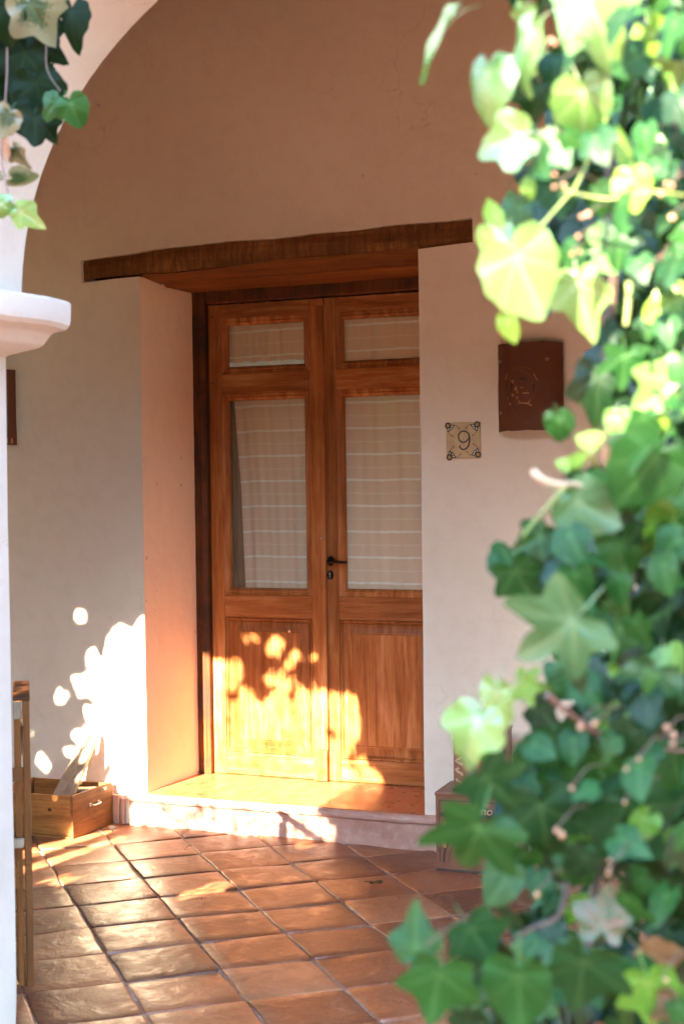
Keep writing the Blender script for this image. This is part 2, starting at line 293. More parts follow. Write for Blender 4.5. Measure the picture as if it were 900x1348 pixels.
M_dv = wood('door_wood_upright', *DW); M_dh = wood('door_wood_across', *DW, axis='x')
M_fr = wood('aged_frame_wood', (.06, .018, .005), (.15, .045, .010), (.24, .08, .018), rough=.6, coat=.05, dark=.75, bump=.003)
M_lin = wood('hewn_lintel_wood', (.12, .040, .010), (.33, .125, .030), (.54, .24, .07), axis='x', rough=.65, coat=0, dark=.3, grain=.7, bump=.005, hewn=.7)
M_linu = wood('lintel_underside_wood', (.10, .030, .005), (.23, .078, .013), (.34, .13, .026), axis='x', rough=.6, coat=0, grain=.8, bump=.003)
M_box = wood('crate_wood_across', (.14, .052, .012), (.34, .145, .036), (.52, .26, .08), axis='x', rough=.6, coat=.0, dark=.3)
M_boxy = wood('crate_wood_end', (.08, .028, .007), (.20, .075, .020), (.32, .14, .042), axis='y', rough=.6, coat=.0, dark=.35)
M_plank = wood('grey_weathered_wood', (.20, .13, .085), (.36, .25, .165), (.48, .36, .25), rough=.8, coat=0, bump=.004)
M_chair = wood('chair_wood', (.10, .034, .008), (.22, .080, .019), (.33, .135, .038), rough=.45, coat=.15)
M_chend = wood('bare_chair_wood', (.30, .21, .13), (.46, .36, .25), (.56, .46, .34), rough=.7, coat=0, dark=.3)
M_ceil = wood('ceiling_wood', (.03, .013, .006), (.06, .026, .011), (.09, .04, .016), axis='x', rough=.7, coat=0)

def terracotta(name, cols, rough=.34, bumpd=.004, coat=.12, lite=.4):
    t = NT(name); v = t.coord('Object'); oi = t.new('ShaderNodeObjectInfo')
    big = t.noise(v, 5, 5, .6, .4); fine = t.noise(v, 42, 6, .7); mid = t.noise(v, 13, 5, .65, .8)
    base = t.ramp(oi.outputs['Random'], [(0., cols[0]), (.35, cols[1]), (.7, cols[2]), (1., cols[3])])
    col = t.mix(t.ramp(big, [(.35, 0.), (.7, .55)]), base, cols[0]); col = t.mix(t.ramp(mid, [(.5, 0.), (.75, .5)]), col, cols[3])
    col = t.mix(t.ramp(fine, [(.58, 0.), (.70, lite)]), col, (.50, .27, .16))
    col = t.mix(t.ramp(t.noise(v, 24, 3, .6), [(.66, 0.), (.72, .6)]), col, (.10, .045, .03))
    col = t.mix(t.ramp(t.noise(t.world(), 2.6, 5, .7, .5), [(.45, 0.), (.68, .5)]), col, cols[0])
    t.set(Base_Color=col, Roughness=t.ramp(mid, [(.3, rough-.1), (.7, rough+.16)]), Coat_Weight=coat, Coat_Roughness=.3)
    h = t.math('ADD', t.math('MULTIPLY', big, .8), t.math('ADD', t.math('MULTIPLY', mid, .35), t.math('MULTIPLY', fine, .10)))
    t.bump(h, bumpd*2, .6); return t.m
TC = ((.11, .036, .016), (.23, .073, .028), (.34, .115, .045), (.45, .19, .085))
M_tile = terracotta('floor_tile_clay', TC, .39, .008, .05, .40)
M_tread = terracotta('tread_clay', ((.42, .14, .05), (.44, .15, .055), (.46, .165, .06), (.50, .20, .085)), .30, .0015)
M_skirt = terracotta('skirting_clay', ((.42, .19, .11), (.48, .23, .14), (.5, .25, .16), (.5, .27, .18)), .7, .003, 0)
t = NT('grout'); v = t.world(); f = t.noise(v, 30, 6, .7)
M_grout = t.set(Base_Color=t.ramp(f, [(.35, (.09, .055, .04)), (.7, (.24, .165, .125))]), Roughness=.95); t.bump(f, .01, .8)
t = NT('step_cement'); v = t.world(); a = t.noise(v, 5, 5, .65); b2 = t.noise(v, 26, 6, .7)
M_step = t.set(Base_Color=t.mix(t.ramp(b2, [(.5, 0.), (.75, .6)]), t.ramp(a, [(.3, (.40, .185, .12)), (.7, (.58, .33, .235))]), (.64, .46, .36)), Roughness=.6); t.bump(t.math('ADD', a, t.math('MULTIPLY', b2, .3)), .012, .7)

def plain(name, col, rough=.5, metal=0, spec=.5, var=0, vs=20):
    t = NT(name)
    if var:
        f = t.noise(t.coord('Object'), vs, 5, .6); c = t.mix(t.ramp(f, [(.35, 0.), (.7, 1.)]), tuple(q*(1-var) for q in col), tuple(min(1, q*(1+var)) for q in col))
        t.set(Base_Color=c); t.bump(f, .002, .4)
    else: t.set(Base_Color=col)
    return t.set(Roughness=rough, Metallic=metal, Specular_IOR_Level=spec)
M_iron = plain('black_iron', (.018, .015, .013), .42, .6, var=.3)
M_steel = plain('worn_steel', (.45, .42, .38), .4, .9, var=.2)
M_room = plain('room_paint', (.55, .46, .36), .9, var=.1)
M_lamp = terracotta('lamp_clay', ((.10, .025, .005), (.12, .030, .006), (.14, .036, .007), (.19, .055, .012)), .75, .002, 0, .04)
M_lampl = plain('lamp_painted_highlight', (.36, .15, .05), .6, var=.25)  # lighter clay tone carries the highlights of the carving
M_lampd = plain('lamp_opening', (.035, .010, .005), .8)
M_lab = plain('lamp_label', (.50, .17, .045), .5, var=.12)
M_cream = plain('tile_glaze_cream', (.56, .37, .19), .3, var=.14, vs=30)
M_glz = plain('tile_line_dark', (.028, .026, .03), .3)
M_glw = plain('tile_petal_white', (.66, .62, .58), .3)
M_gly = plain('tile_eye_ochre', (.42, .24, .06), .35)
M_glr = plain('tile_dot_rust', (.12, .025, .012), .35)
M_tin = terracotta('tin_rusty_print', ((.17, .06, .028), (.2, .07, .03), (.22, .08, .035), (.30, .13, .06)), .45, .001, .12, .1)
M_tind = plain('tin_print_dark', (.045, .028, .022), .45, var=.3); M_tinl = plain('tin_print_light', (.50, .30, .16), .5, var=.2)
M_tino = plain('tin_print_orange', (.48, .19, .06), .5, var=.25)
M_bark = plain('vine_bark', (.06, .034, .02), .8, var=.35, vs=40)
M_vine = plain('young_vine', (.14, .17, .035), .55, var=.25, vs=40)
M_redv = plain('reddish_vine', (.10, .045, .03), .6, var=.25, vs=40)
M_glint = plain('glint_bead_tan', (.34, .17, .09), .45, var=.3, vs=60)
M_trunk = plain('tree_bark', (.13, .09, .06), .9, var=.4, vs=12)

t = NT('window_glass'); t.set(Base_Color=(1, 1, 1), Roughness=.0, IOR=1.5, Transmission_Weight=1.0)
lp = t.new('ShaderNodeBsdfTransparent'); fr = t.new('ShaderNodeFresnel'); fr.inputs[0].default_value = 1.55
gl = t.new('ShaderNodeBsdfGlossy'); gl.inputs['Roughness'].default_value = .01; mx = t.new('ShaderNodeMixShader')
gl.inputs['Color'].default_value = (1, 1, 1, 1); lp.inputs[0].default_value = (.99, .985, .97, 1)
wv = t.noise(t.coord('Object', (1, 1, 1)), 4, 2, .5); bp = t.new('ShaderNodeBump'); bp.inputs['Distance'].default_value = .004; bp.inputs['Strength'].default_value = .25
t.L(wv, bp.inputs['Height']); t.L(bp.outputs[0], gl.inputs['Normal'])
t.L(t.math('MULTIPLY', fr.outputs[0], 1.0, True), mx.inputs[0]); t.L(lp.outputs[0], mx.inputs[1]); t.L(gl.outputs[0], mx.inputs[2]); t.L(mx.outputs[0], t.out.inputs[0])
M_glass = t.m

def curtain_mat(name, c, stripe, amt):
    t = NT(name); g = t.new('ShaderNodeNewGeometry'); sx = t.new('ShaderNodeSeparateXYZ'); t.L(g.outputs['Position'], sx.inputs[0])
    n = t.noise(t.world((2.2, 1, .3)), 2, 3, .5)
    z = t.math('ADD', sx.outputs['Z'], t.math('MULTIPLY', t.math('SUBTRACT', n, .5), .02))
    fa = t.math('FRACT', t.math('DIVIDE', z, .117)); fb = t.math('FRACT', t.math('ADD', t.math('DIVIDE', z, .117), .5))
    s1 = t.math('LESS_THAN', fa, .085); s2 = t.math('MULTIPLY', t.math('LESS_THAN', fb, .05), .4)
    weave = t.noise(t.world((260, 260, 40)), 1, 2, .5); w2 = t.noise(t.world((40, 40, 260)), 1, 2, .5)
    col = t.mix(t.math('MULTIPLY', t.math('ADD', s1, s2), amt), c, stripe)
    col = t.mix(t.ramp(t.math('MULTIPLY', t.math('ADD', weave, w2), .5), [(.35, .28), (.65, 0.)]), col, tuple(q*.8 for q in c))
    t.set(Base_Color=col, Roughness=.9, Specular_IOR_Level=.1)
    tr = t.new('ShaderNodeBsdfTranslucent'); t.L(col, tr.inputs[0]); mx = t.new('ShaderNodeMixShader'); mx.inputs[0].default_value = .12
    t.L(t.b.outputs[0], mx.inputs[1]); t.L(tr.outputs[0], mx.inputs[2]); t.L(mx.outputs[0], t.out.inputs[0]); return t.m
M_cur = curtain_mat('white_curtain_cloth', (.88, .66, .46), (1., .93, .82), 1.0)
M_drape = curtain_mat('beige_drape_cloth', (.40, .27, .15), (.44, .30, .17), .4)

def leafmat(name, dark, mid, vein, rough=.38, trans=.3, edge=None, spec=.5, spots=None):
    t = NT(name); a = t.new('ShaderNodeAttribute'); a.attribute_name = 'vein'
    oi = t.new('ShaderNodeObjectInfo'); g = t.new('ShaderNodeNewGeometry')
    rnd = t.math('FRACT', t.math('ADD', oi.outputs['Random'], g.outputs['Random Per Island']))
    n = t.noise(t.coord('Object'), 28, 4, .6)
    col = t.mix(rnd, dark, mid); col = t.mix(t.math('MULTIPLY', t.ramp(n, [(.35, 0.), (.7, 1.)]), .45), col, mid)
    col = t.mix(t.math('MULTIPLY', t.math('POWER', a.outputs['Fac'], 2.0), .95), col, vein)
    if edge:
        e = t.new('ShaderNodeAttribute'); e.attribute_name = 'rim'
        f = t.ramp(t.math('ADD', e.outputs['Fac'], t.math('MULTIPLY', t.math('SUBTRACT', t.noise(t.coord('Object'), 22, 2, .5), .5), 1.1)), [(.5, 0.), (.58, 1.)])
        col = t.mix(f, col, edge)
    if spots: col = t.mix(t.ramp(t.noise(t.coord('Object'), 16, 2, .4), [(.50, 0.), (.58, 1.)]), col, spots)
    t.set(Base_Color=col, Roughness=rough, Specular_IOR_Level=spec)
    t.bump(t.math('ADD', t.math('MULTIPLY', a.outputs['Fac'], -.6), t.math('MULTIPLY', n, .4)), .003, .5)
    tr = t.new('ShaderNodeBsdfTranslucent'); mx = t.new('ShaderNodeMixShader'); mx.inputs[0].default_value = trans
    t.L(t.mix(.45, col, (.09, .26, .02)), tr.inputs[0]); t.L(t.b.outputs[0], mx.inputs[1]); t.L(tr.outputs[0], mx.inputs[2]); t.L(mx.outputs[0], t.out.inputs[0]); return t.m
LM = {
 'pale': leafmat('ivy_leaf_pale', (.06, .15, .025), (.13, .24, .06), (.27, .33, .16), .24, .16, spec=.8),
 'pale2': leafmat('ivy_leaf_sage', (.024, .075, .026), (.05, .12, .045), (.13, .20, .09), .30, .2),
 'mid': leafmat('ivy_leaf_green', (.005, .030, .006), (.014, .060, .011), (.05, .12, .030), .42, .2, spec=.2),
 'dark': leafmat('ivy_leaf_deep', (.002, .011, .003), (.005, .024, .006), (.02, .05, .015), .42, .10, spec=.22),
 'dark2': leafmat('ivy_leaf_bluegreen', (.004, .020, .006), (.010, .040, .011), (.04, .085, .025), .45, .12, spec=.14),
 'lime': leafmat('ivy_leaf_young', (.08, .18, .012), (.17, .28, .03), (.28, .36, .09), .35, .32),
 'lime2': leafmat('ivy_leaf_bright', (.045, .15, .010), (.09, .21, .02), (.18, .28, .05), .33, .3),
 'brown': leafmat('ivy_leaf_scorched', (.014, .045, .016), (.025, .07, .022), (.07, .11, .05), .4, .15, spots=(.20, .08, .05)),
 'dry': leafmat('ivy_leaf_dry', (.20, .085, .035), (.28, .13, .055), (.32, .19, .1), .6, .15),
 'shade': leafmat('ivy_leaf_painted_shade', (.0012, .005, .0012), (.003, .010, .0025), (.008, .02, .006), .55, .08, spec=.08),  # deep shade of the hanging ivy put into the leaf colour
 'var': leafmat('ivy_leaf_variegated', (.006, .022, .009), (.014, .036, .015), (.04, .07, .03), .35, .2, edge=(.13, .12, .07)),
}
M_fallen = leafmat('fallen_leaf_skin', (.012, .016, .004), (.03, .03, .008), (.10, .09, .03), .6, .1)
M_curl = leafmat('fallen_curl_skin', (.16, .065, .03), (.24, .11, .05), (.3, .16, .08), .6, .1)

# ------------------------------------------------------------ the setting: veranda wall with the door opening
W, S, D, ZS = 5.87, 5.83, 6.38, .15     # wall face, step face, door face, tread height
JL, JR = -3.467, -2.16                  # door opening
LX0, LX1 = -3.762, -1.922               # lintel ends
def h2(x, z, s=1.):
    return (math.sin(x*1.7*s+z*2.3*s+1.1)+math.sin(x*3.9*s-z*2.9*s+.4)*.5+math.sin(x*7.3*s+z*5.1*s)*.25+math.sin(-x*11*s+z*9.3*s+2)*.15)/1.9
def lin_top(x):
    u = (x-LX0)/(LX1-LX0); return 2.522+.030*min(1, u/.35)+.004*math.sin(u*9)+.002*math.sin(u*31+1)+.010*u
def lin_bot(x):
    u = (x-LX0)/(LX1-LX0); return 2.424+.042*u+.004*math.sin(u*14)
def lines(a, b, st, must):
    must = sorted(m for m in must if a <= m <= b); xs = [a]
    for m in must+[b]:
        n = max(1, round((m-xs[-1])/st)); x0 = xs[-1]
        if m-x0 > 1e-6: xs += [x0+(m-x0)*(i+1)/n for i in range(n)]
    return xs
WX = (-1.215, -.30, 1.0, 2.36)          # second window opening behind the ivy
xs = lines(-8.6, 3.4, .045, [JL, JR, LX0, LX1, WX[0], WX[1]]); zs = lines(0, 4.0, .045, [2.424, 2.56, WX[2], WX[3]])
iz0 = min(range(len(zs)), key=lambda i: abs(zs[i]-2.424)); iz1 = min(range(len(zs)), key=lambda i: abs(zs[i]-2.56))
def hole(x, z):
    if JL < x < JR and z < 2.44: return True
    if LX0 < x < LX1 and 2.424 < z < 2.56: return True
    return WX[0] < x < WX[1] and WX[2] < z < WX[3]
V = []; idx = {}
for i, x in enumerate(xs):
    for k, z in enumerate(zs):
        zz = z
        if LX0-.001 <= x <= LX1+.001:
            if k == iz0: zz = lin_bot(x)
            if k == iz1: zz = lin_top(x)
        y = W+.005*h2(x, z, 1.)+.0022*h2(x, z, 3.3)
        # hand-made plaster lip round the lintel
        d = max(LX0-x, x-LX1, lin_bot(min(max(x, LX0), LX1))-z if not (JL < x < JR) else 0, z-lin_top(min(max(x, LX0), LX1)))
        if z > 2.38 and d > -.01: y -= .020*math.exp(-(max(d, 0)/.05)**2)*(.6+.4*h2(x*4, z)) * (1 if z > 2.45 else .3)
        idx[i, k] = len(V); V.append((x, y, zz))
F = []; edges = {}
for i in range(len(xs)-1):
    for k in range(len(zs)-1):
        if hole((xs[i]+xs[i+1])/2, (zs[k]+zs[k+1])/2): continue
        q = (idx[i, k], idx[i+1, k], idx[i+1, k+1], idx[i, k+1]); F.append(q)
        for a, b in zip(q, q[1:]+q[:1]): edges[(a, b)] = 1
bnd = [(a, b) for a, b in edges if (b, a) not in edges]
# thickness of the wall at every edge, with a small rounded arris
back = {}; BK = 6.62
VJ = []; FJ = []; mapj = {}
def jv(a, y):
    key = (a, y)
    if key not in mapj: mapj[key] = len(VJ); VJ.append((V[a][0], y, V[a][2]))
    return mapj[key]
for a, b in bnd:
    inside = JL-.001 <= V[a][0] <= JR+.001 and JL-.001 <= V[b][0] <= JR+.001 and abs(V[a][0]-V[b][0]) < .001
    if inside and V[a][2] < 2.45 and V[b][2] < 2.45:
        for y0, y1 in zip((W+.001, 6.0, 6.14, 6.28, 6.42), (6.0, 6.14, 6.28, 6.42, BK)):
            FJ.append((jv(b, y0), jv(a, y0), jv(a, y1), jv(b, y1)))
        va, vb = a, b
        for q in (va, vb):
            if q not in back: back[q] = len(V); V.append((V[q][0], W+.001, V[q][2]))
        F.append((b, a, back[a], back[b]))
    else:
        for q in (a, b):
            if q not in back: back[q] = len(V); V.append((V[q][0], BK, V[q][2]))
        F.append((b, a, back[a], back[b]))
wall = thing('veranda_wall', 'cream plaster veranda wall holding the doorway and its timber lintel', 'wall', (-2.8, W, 0))
ws = ob('plaster_face', V, F, M_wall, wall, True); recalc(ws); autosmooth(ws, 50)
if ws.data.polygons[0].normal.y > 0: ws.data.flip_normals()
jb = ob('door_reveal', VJ, FJ, M_jamb, wall, False); jb['label'] = 'peach reveal at the left of the doorway, bounced light put into its colour'

# lintel of two hewn beams
def beam(name, stations, prof, mat, parent, jit=.002):
    """prof(x) -> list of (y, z) round the section"""
    V = []; F = []; n = None
    for x in stations:
        pr = prof(x); n = len(pr)
        V += [(x, y+random.uniform(-jit, jit), z+random.uniform(-jit, jit)*.6) for y, z in pr]
    for i in range(len(stations)-1):
        for k in range(n): F.append((i*n+k, i*n+(k+1) % n, (i+1)*n+(k+1) % n, (i+1)*n+k))
    F += [tuple(range(n))[::-1], tuple(range((len(stations)-1)*n, len(stations)*n))]
    o = ob(name, V, F, mat, parent); recalc(o); return autosmooth(o, 35)
st = [LX0+.004+(LX1-LX0-.008)*i/80 for i in range(81)]
adze = [random.uniform(-.004, .006) for _ in range(400)]
def az_(x, k): return adze[(int((x+9)*26)+k*7) % 400]
li = beam('lintel', st, lambda x: [(W+.008+az_(x, 0)*.6, lin_bot(x)+.012+az_(x, 3)*.5), (W+.002+az_(x, 1), lin_bot(x)+.045), (W+.002+az_(x, 2), (lin_bot(x)+lin_top(x))/2+.012), (W+.004+az_(x, 4), lin_top(x)-.022), (W+.012, lin_top(x)-.002), (6.03, lin_top(x)), (6.03, 2.45), (W+.05, 2.45)], M_lin, wall)
li['label'] = 'rough dark timber lintel over the doorway'
st = [JL+.003+(JR-JL-.006)*i/36 for i in range(37)]
beam('lintel_plank', st, lambda x: [(W+.010, lin_bot(x)+.010+.003*h2(x*5, 0)), (W+.05, 2.432), (6.05, 2.420+.003*h2(x*6, 0)), (6.065, 2.428), (6.065, 2.449), (W+.02, 2.449)], M_linu, wall)
beam('lintel_plank', st, lambda x: [(6.075, 2.424), (6.10, 2.412), (6.34, 2.414+.002*h2(x*6, 3)), (6.34, 2.449), (6.075, 2.449)], M_linu, wall)
mb = MB(); mb.box(JL-.03, JR+.03, W+.17, BK, 2.451, 2.54, 0); mb.build('lintel_core', M_lin, wall)

# wooden window behind the ivy
wn = thing('wooden_window', 'dark brown wooden window half hidden behind the ivy at right', 'window', (WX[0], W, WX[2]))
mb = MB(); mb.box(WX[0]+.004, WX[1]-.004, W+.004, W+.2, 2.20, 2.355, .006, .002); mb.build('window_lintel', M_lin, wn)
mb = MB(); a, b, c, d = WX
mb.box(a+.004, a+.07, W+.03, W+.12, c+.004, 2.195); mb.box(b-.07, b-.004, W+.03, W+.12, c+.004, 2.195); mb.box(a+.072, b-.072, W+.03, W+.12, 2.13, 2.195); mb.box(a+.072, b-.072, W+.03, W+.12, c+.004, c+.07)
mb.build('window_frame', M_fr, wn)
for k in range(5):
    x0 = a+.074+k*(b-a-.148)/5; mb = MB(); mb.box(x0+.002, x0+(b-a-.148)/5-.002, W+.06, W+.09, c+.073, 2.127, .003); mb.build('shutter_board', M_fr, wn)

# room behind the door
def inward_box(name, x0, x1, y0, y1, z0, z1, mat):
    V = [(x, y, z) for x in (x0, x1) for y in (y0, y1) for z in (z0, z1)]
    F = [(0, 1, 3, 2), (4, 6, 7, 5), (2, 3, 7, 6), (0, 2, 6, 4), (1, 5, 7, 3)]
    o = ob(name, V, F, mat); return tag(o, kind='structure')
inward_box('room', -4.8, -1.0, 6.63, 9.2, .0, 3.0, M_room)

# doorstep
stp = thing('doorstep', 'low rose cement doorstep with a smooth terracotta tread below the double door', 'step', (-2.8, S, 0))
SX0, SX1 = -3.545, -1.93
st = [SX0+(SX1-SX0)*i/60 for i in range(61)]
def sp(x):
    e = .004*h2(x*2.2, 0, 1.3); e2 = .002*h2(x*6, 1, 1.3)
    return [(S+.012+e, .001), (S+.010+e, .03), (S+.014+e, .108+e2), (S+.012+e, .114+e2), (S-.004+e, .119+e2), (S-.008+e, .130), (S-.005+e, .141), (S+.004+e, .1475), (S+.02, .1485), (5.93, .1485), (5.93, .001)]
beam('riser', st, sp, M_step, stp, .0007)
mb = MB(); V = []; nx, ny = 40, 14
for i in range(nx+1):
    for k in range(ny+1):
        x = JL-.0+(JR-JL)*i/nx; y = S+.022+(6.52-S-.022)*k/ny
        V.append((x, y, .1505+.0012*h2(x*3, y*3)))
F = [(i*(ny+1)+k, (i+1)*(ny+1)+k, (i+1)*(ny+1)+k+1, i*(ny+1)+k+1) for i in range(nx) for k in range(ny)]
ob('tread', V, F, M_tread, stp, True)
# skirting of clay slabs at the foot of the wall
for i, x1 in enumerate([-3.600, -3.905, -4.21, -4.515]):
    mb = MB(); mb.box(x1-.30, x1, W-.026, W-.008, .002, .138+random.uniform(-.003, .003), .003, .0006)
    o = mb.build('skirting_tile', M_skirt, wall)
mb = MB(); mb.box(-3.592, -3.575, W-.018, W-.006, .004, .12, .003, .001); mb.build('skirting_tile', M_skirt, wall)

# floor: grout bed and single clay tiles
fb = tag(ob('floor', [(-60, -60, .0022), (60, -60, .0022), (60, 60, .0022), (-60, 60, .0022)], [(0, 1, 2, 3)], None, origin=(0, 0, 0)), kind='structure')
t = NT('courtyard_paving'); v = t.world(); mp = t.new('ShaderNodeMapping'); mp.inputs['Rotation'].default_value = (0, 0, -.7358); t.L(v, mp.inputs[0])
br = t.new('ShaderNodeTexBrick'); br.offset = 0; br.squash = 1; br.inputs['Scale'].default_value = 1; br.inputs['Brick Width'].default_value = .3; br.inputs['Row Height'].default_value = .3
br.inputs['Mortar Size'].default_value = .008; br.inputs['Color1'].default_value = (.30, .085, .017, 1); br.inputs['Color2'].default_value = (.36, .105, .024, 1); br.inputs['Mortar'].default_value = (.16, .08, .04, 1)
t.L(mp.outputs[0], br.inputs[0]); g = t.new('ShaderNodeNewGeometry'); sx = t.new('ShaderNodeSeparateXYZ'); t.L(g.outputs['Position'], sx.inputs[0])
inv = t.math('GREATER_THAN', sx.outputs['Y'], 2.6); gn = t.noise(v, 30, 6, .7)
t.set(Base_Color=t.mix(inv, br.outputs[0], t.ramp(gn, [(.3, (.14, .085, .058)), (.65, (.42, .28, .20))])), Roughness=.85); t.bump(gn, .01, .8)
fb.data.materials.append(t.m)
PH = .7358; O = (-3.0367, 4.6319); e1 = (math.cos(PH), math.sin(PH)); e2 = (-math.sin(PH), math.cos(PH))
tmesh = []
for q in range(14):
    n = 7; V = []; F = []; hw = .1462; ph = [random.uniform(0, 6.28) for _ in range(8)]
    crn = [random.uniform(-.002, .0055) for _ in range(4)]; chip = random.choice((0, 0, 1, 2, 3, 4))
    for i in range(n):
        for k in range(n):
            u = [-1, -.955, -.6, 0, .6, .955, 1][i]; v = [-1, -.955, -.6, 0, .6, .955, 1][k]
            x = u*hw+.0022*math.sin(v*4+ph[0])*abs(u)**3; y = v*hw+.0022*math.sin(u*4+ph[1])*abs(v)**3
            if abs(u) == 1 and abs(v) == 1: x *= .985; y *= .985
            if chip and (u, v) == ((-1, -1), (1, -1), (-1, 1), (1, 1))[chip-1]: x *= .94; y *= .93
            a = (u+1)/2; b = (v+1)/2
            z = (crn[0]*(1-a)*(1-b)+crn[1]*a*(1-b)+crn[2]*(1-a)*b+crn[3]*a*b)+.0016*math.sin(u*2.6+ph[2])*math.cos(v*2.1+ph[3])+.001*math.sin(3.7*v+ph[4])
            if i in (0, n-1) or k in (0, n-1): z -= .0024
            elif i in (1, n-2) or k in (1, n-2): z -= .0004
            V.append((x, y, z))
    F = [(i*n+k, (i+1)*n+k, (i+1)*n+k+1, i*n+k+1) for i in range(n-1) for k in range(n-1)]
    ring = [i*n for i in range(n)]+[(n-1)*n+k for k in range(1, n)]+[i*n+n-1 for i in range(n-2, -1, -1)]+[k for k in range(n-2, 0, -1)]
    m0 = len(V); V += [(V[r][0], V[r][1], -.02) for r in ring]
    F += [(ring[(j+1) % len(ring)], ring[j], m0+j, m0+(j+1) % len(ring)) for j in range(len(ring))]
    me = bpy.data.meshes.new('tile'); me.from_pydata(V, [], F); me.materials.append(M_tile); me.polygons.foreach_set('use_smooth', [True]*len(me.polygons)); me.update(); tmesh.append(me)
nt_ = 0
for a in range(-14, 16):
    for b in range(-16, 16):
        cx = O[0]+.3*((a+.5)*e1[0]-(b+.5)*e2[0]); cy = O[1]+.3*((a+.5)*e1[1]-(b+.5)*e2[1])
        if not (2.75 < cy < 5.99 and -5.2 < cx < -.1): continue
        if cx < -4.4 and cy < 4: continue
        if cy > 5.8 and cx > -1: continue
        o = bpy.data.objects.new('tile', random.choice(tmesh)); COL.objects.link(o); o.parent = fb
        o.location = (cx+random.uniform(-.0012, .0012), cy+random.uniform(-.0012, .0012), .0062+random.uniform(-.001, .001)); nt_ += 1
        o.rotation_euler = (R(random.uniform(-.35, .35)), R(random.uniform(-.35, .35)), PH+random.choice([0, 1, 2, 3])*math.pi/2+R(random.uniform(-.5, .5)))
print('tiles', nt_)

# arcade: piers, capitals and round arches; roof
Y0A, Y1A, ZSP, AR = 2.93, 3.40, 1.99, .882
arc = thing('arcade', 'cream limewashed arcade with round arches and moulded capitals', 'arcade', (-1.486, 3.4, 0))
PW = .14; BAY = 2*(AR+.054)+2*PW
def arch_bay(cx, parent):
    n = 48; V = []; F = []; top = 4.1; hw = BAY/2
    # front and back faces as fans from arc to rectangle top/sides
    ac = math.atan2(top-1.978, hw); A = sorted([math.pi*i/n for i in range(n+1)]+[ac, math.pi-ac]); n = len(A)-1
    for y in (Y0A, Y1A):
        for th in A: V.append((cx+AR*math.cos(th)*(1+.004*math.sin(5*th)), y, 1.978+AR*math.sin(th)*(1+.004*math.sin(7*th+1))))
        for th in A:
            c, s = math.cos(th), math.sin(th); k = min(hw/abs(c) if abs(c) > 1e-6 else 1e9, (top-1.978)/s if s > 1e-6 else 1e9)
            V.append((cx+k*c, y, 1.978+min(k*s, top-1.978)))
    m = n+1
    for i in range(n):
        F.append((i, i+1, m+i+1, m+i)); F.append((2*m+i+1, 2*m+i, 3*m+i, 3*m+i+1)); F.append((i+1, i, 2*m+i, 2*m+i+1))
    # corners
    for y0 in (0, 2*m):
        for sgn in (0, 1):
            j = [i for i in range(n+1) if abs(V[m+y0+i][2]-(top)) < .3]
    o = ob('arch', V, F, M_arch, parent); recalc(o); autosmooth(o, 50); return o
def pier(cx, parent):
    w = PW; n = 14; V = []; F = []
    mb = MB()
    secs = []
    for i in range(n+1):
        z = ZSP*i/n; e = [.004*h2(cx+z*1.3, k) for k in range(4)]
        secs.append([(cx-w+e[0], Y0A+e[1], z), (cx+w+e[2], Y0A+e[1], z), (cx+w+e[2], Y1A+e[3], z), (cx-w+e[0], Y1A+e[3], z)])
    bm = bmesh.new(); rows = []
    for s in secs: rows.append([bm.verts.new(q) for q in s])
    for i in range(n):
        for k in range(4): bm.faces.new((rows[i][k], rows[i][(k+1) % 4], rows[i+1][(k+1) % 4], rows[i+1][k]))
    vert = [e for e in bm.edges if abs(e.verts[0].co.z-e.verts[1].co.z) > .05]
    bmesh.ops.bevel(bm, geom=vert, offset=.015, segments=3, profile=.5, affect='EDGES'); bm.verts.index_update()
    mb.add([v.co[:] for v in bm.verts], [[v.index for v in f.verts] for f in bm.faces]); bm.free()
    o = mb.build('pier', M_arch, parent); recalc(o); autosmooth(o, 50)
    # capital: swept moulding
    prof = [(0, 1.852), (.012, 1.858), (.098, 1.874), (.112, 1.882), (.131, 1.905), (.140, 1.911), (.176, 1.919), (.188, 1.93), (.192, 1.945), (.192, 1.985), (.186, 1.992), (0, 1.997)]
    V = []; F = []; N = len(prof)
    for j, (dx, z) in enumerate(prof):
        c = .006
        base = [(cx-w-dx, Y0A-dx), (cx+w+dx, Y0A-dx), (cx+w+dx, Y1A+.0+dx*.12), (cx-w-dx, Y1A+dx*.12)]
        P = []
        for k in range(4):
            a, b = Vector(base[k]), Vector(base[(k+1) % 4])
            for s_ in range(13):
                f = s_/13; q = a.lerp(b, f); P.append((q.x+.0022*h2(q.x*9, z*20+k), q.y+.0022*h2(q.y*9, z*20+k), z+.0035*h2(q.x*8+k, q.y*8)))
        V += P
    L_ = 52
    for j in range(N-1):
        for k in range(L_): F.append((j*L_+k, j*L_+(k+1) % L_, (j+1)*L_+(k+1) % L_, (j+1)*L_+k))
    F.append(tuple(range((N-1)*L_, N*L_)))
    o = ob('capital', V, F, M_arch, parent); recalc(o); autosmooth(o, 28)
PXC = -2.422-PW
for k in (-2, -1, 0, 1, 2): arch_bay(PXC+BAY/2+k*BAY, arc)
for k in (-2, -1, 0, 1, 2, 3): pier(PXC+k*BAY, arc)
mb = MB(); mb.box(-8.6, 6, Y0A, Y1A, 4.1, 4.6, 0); mb.build('parapet', M_arch, arc)
tag(MB().box(-8.7, 6, Y0A-.35, 6.7, 4.62, 4.7, 0).build('roof', M_ceil), kind='structure')
mb = MB(); mb.box(-8.6, 3.4, Y1A, W+.02, 4.0, 4.08, 0); tag(mb.build('ceiling', M_ceil), kind='structure')
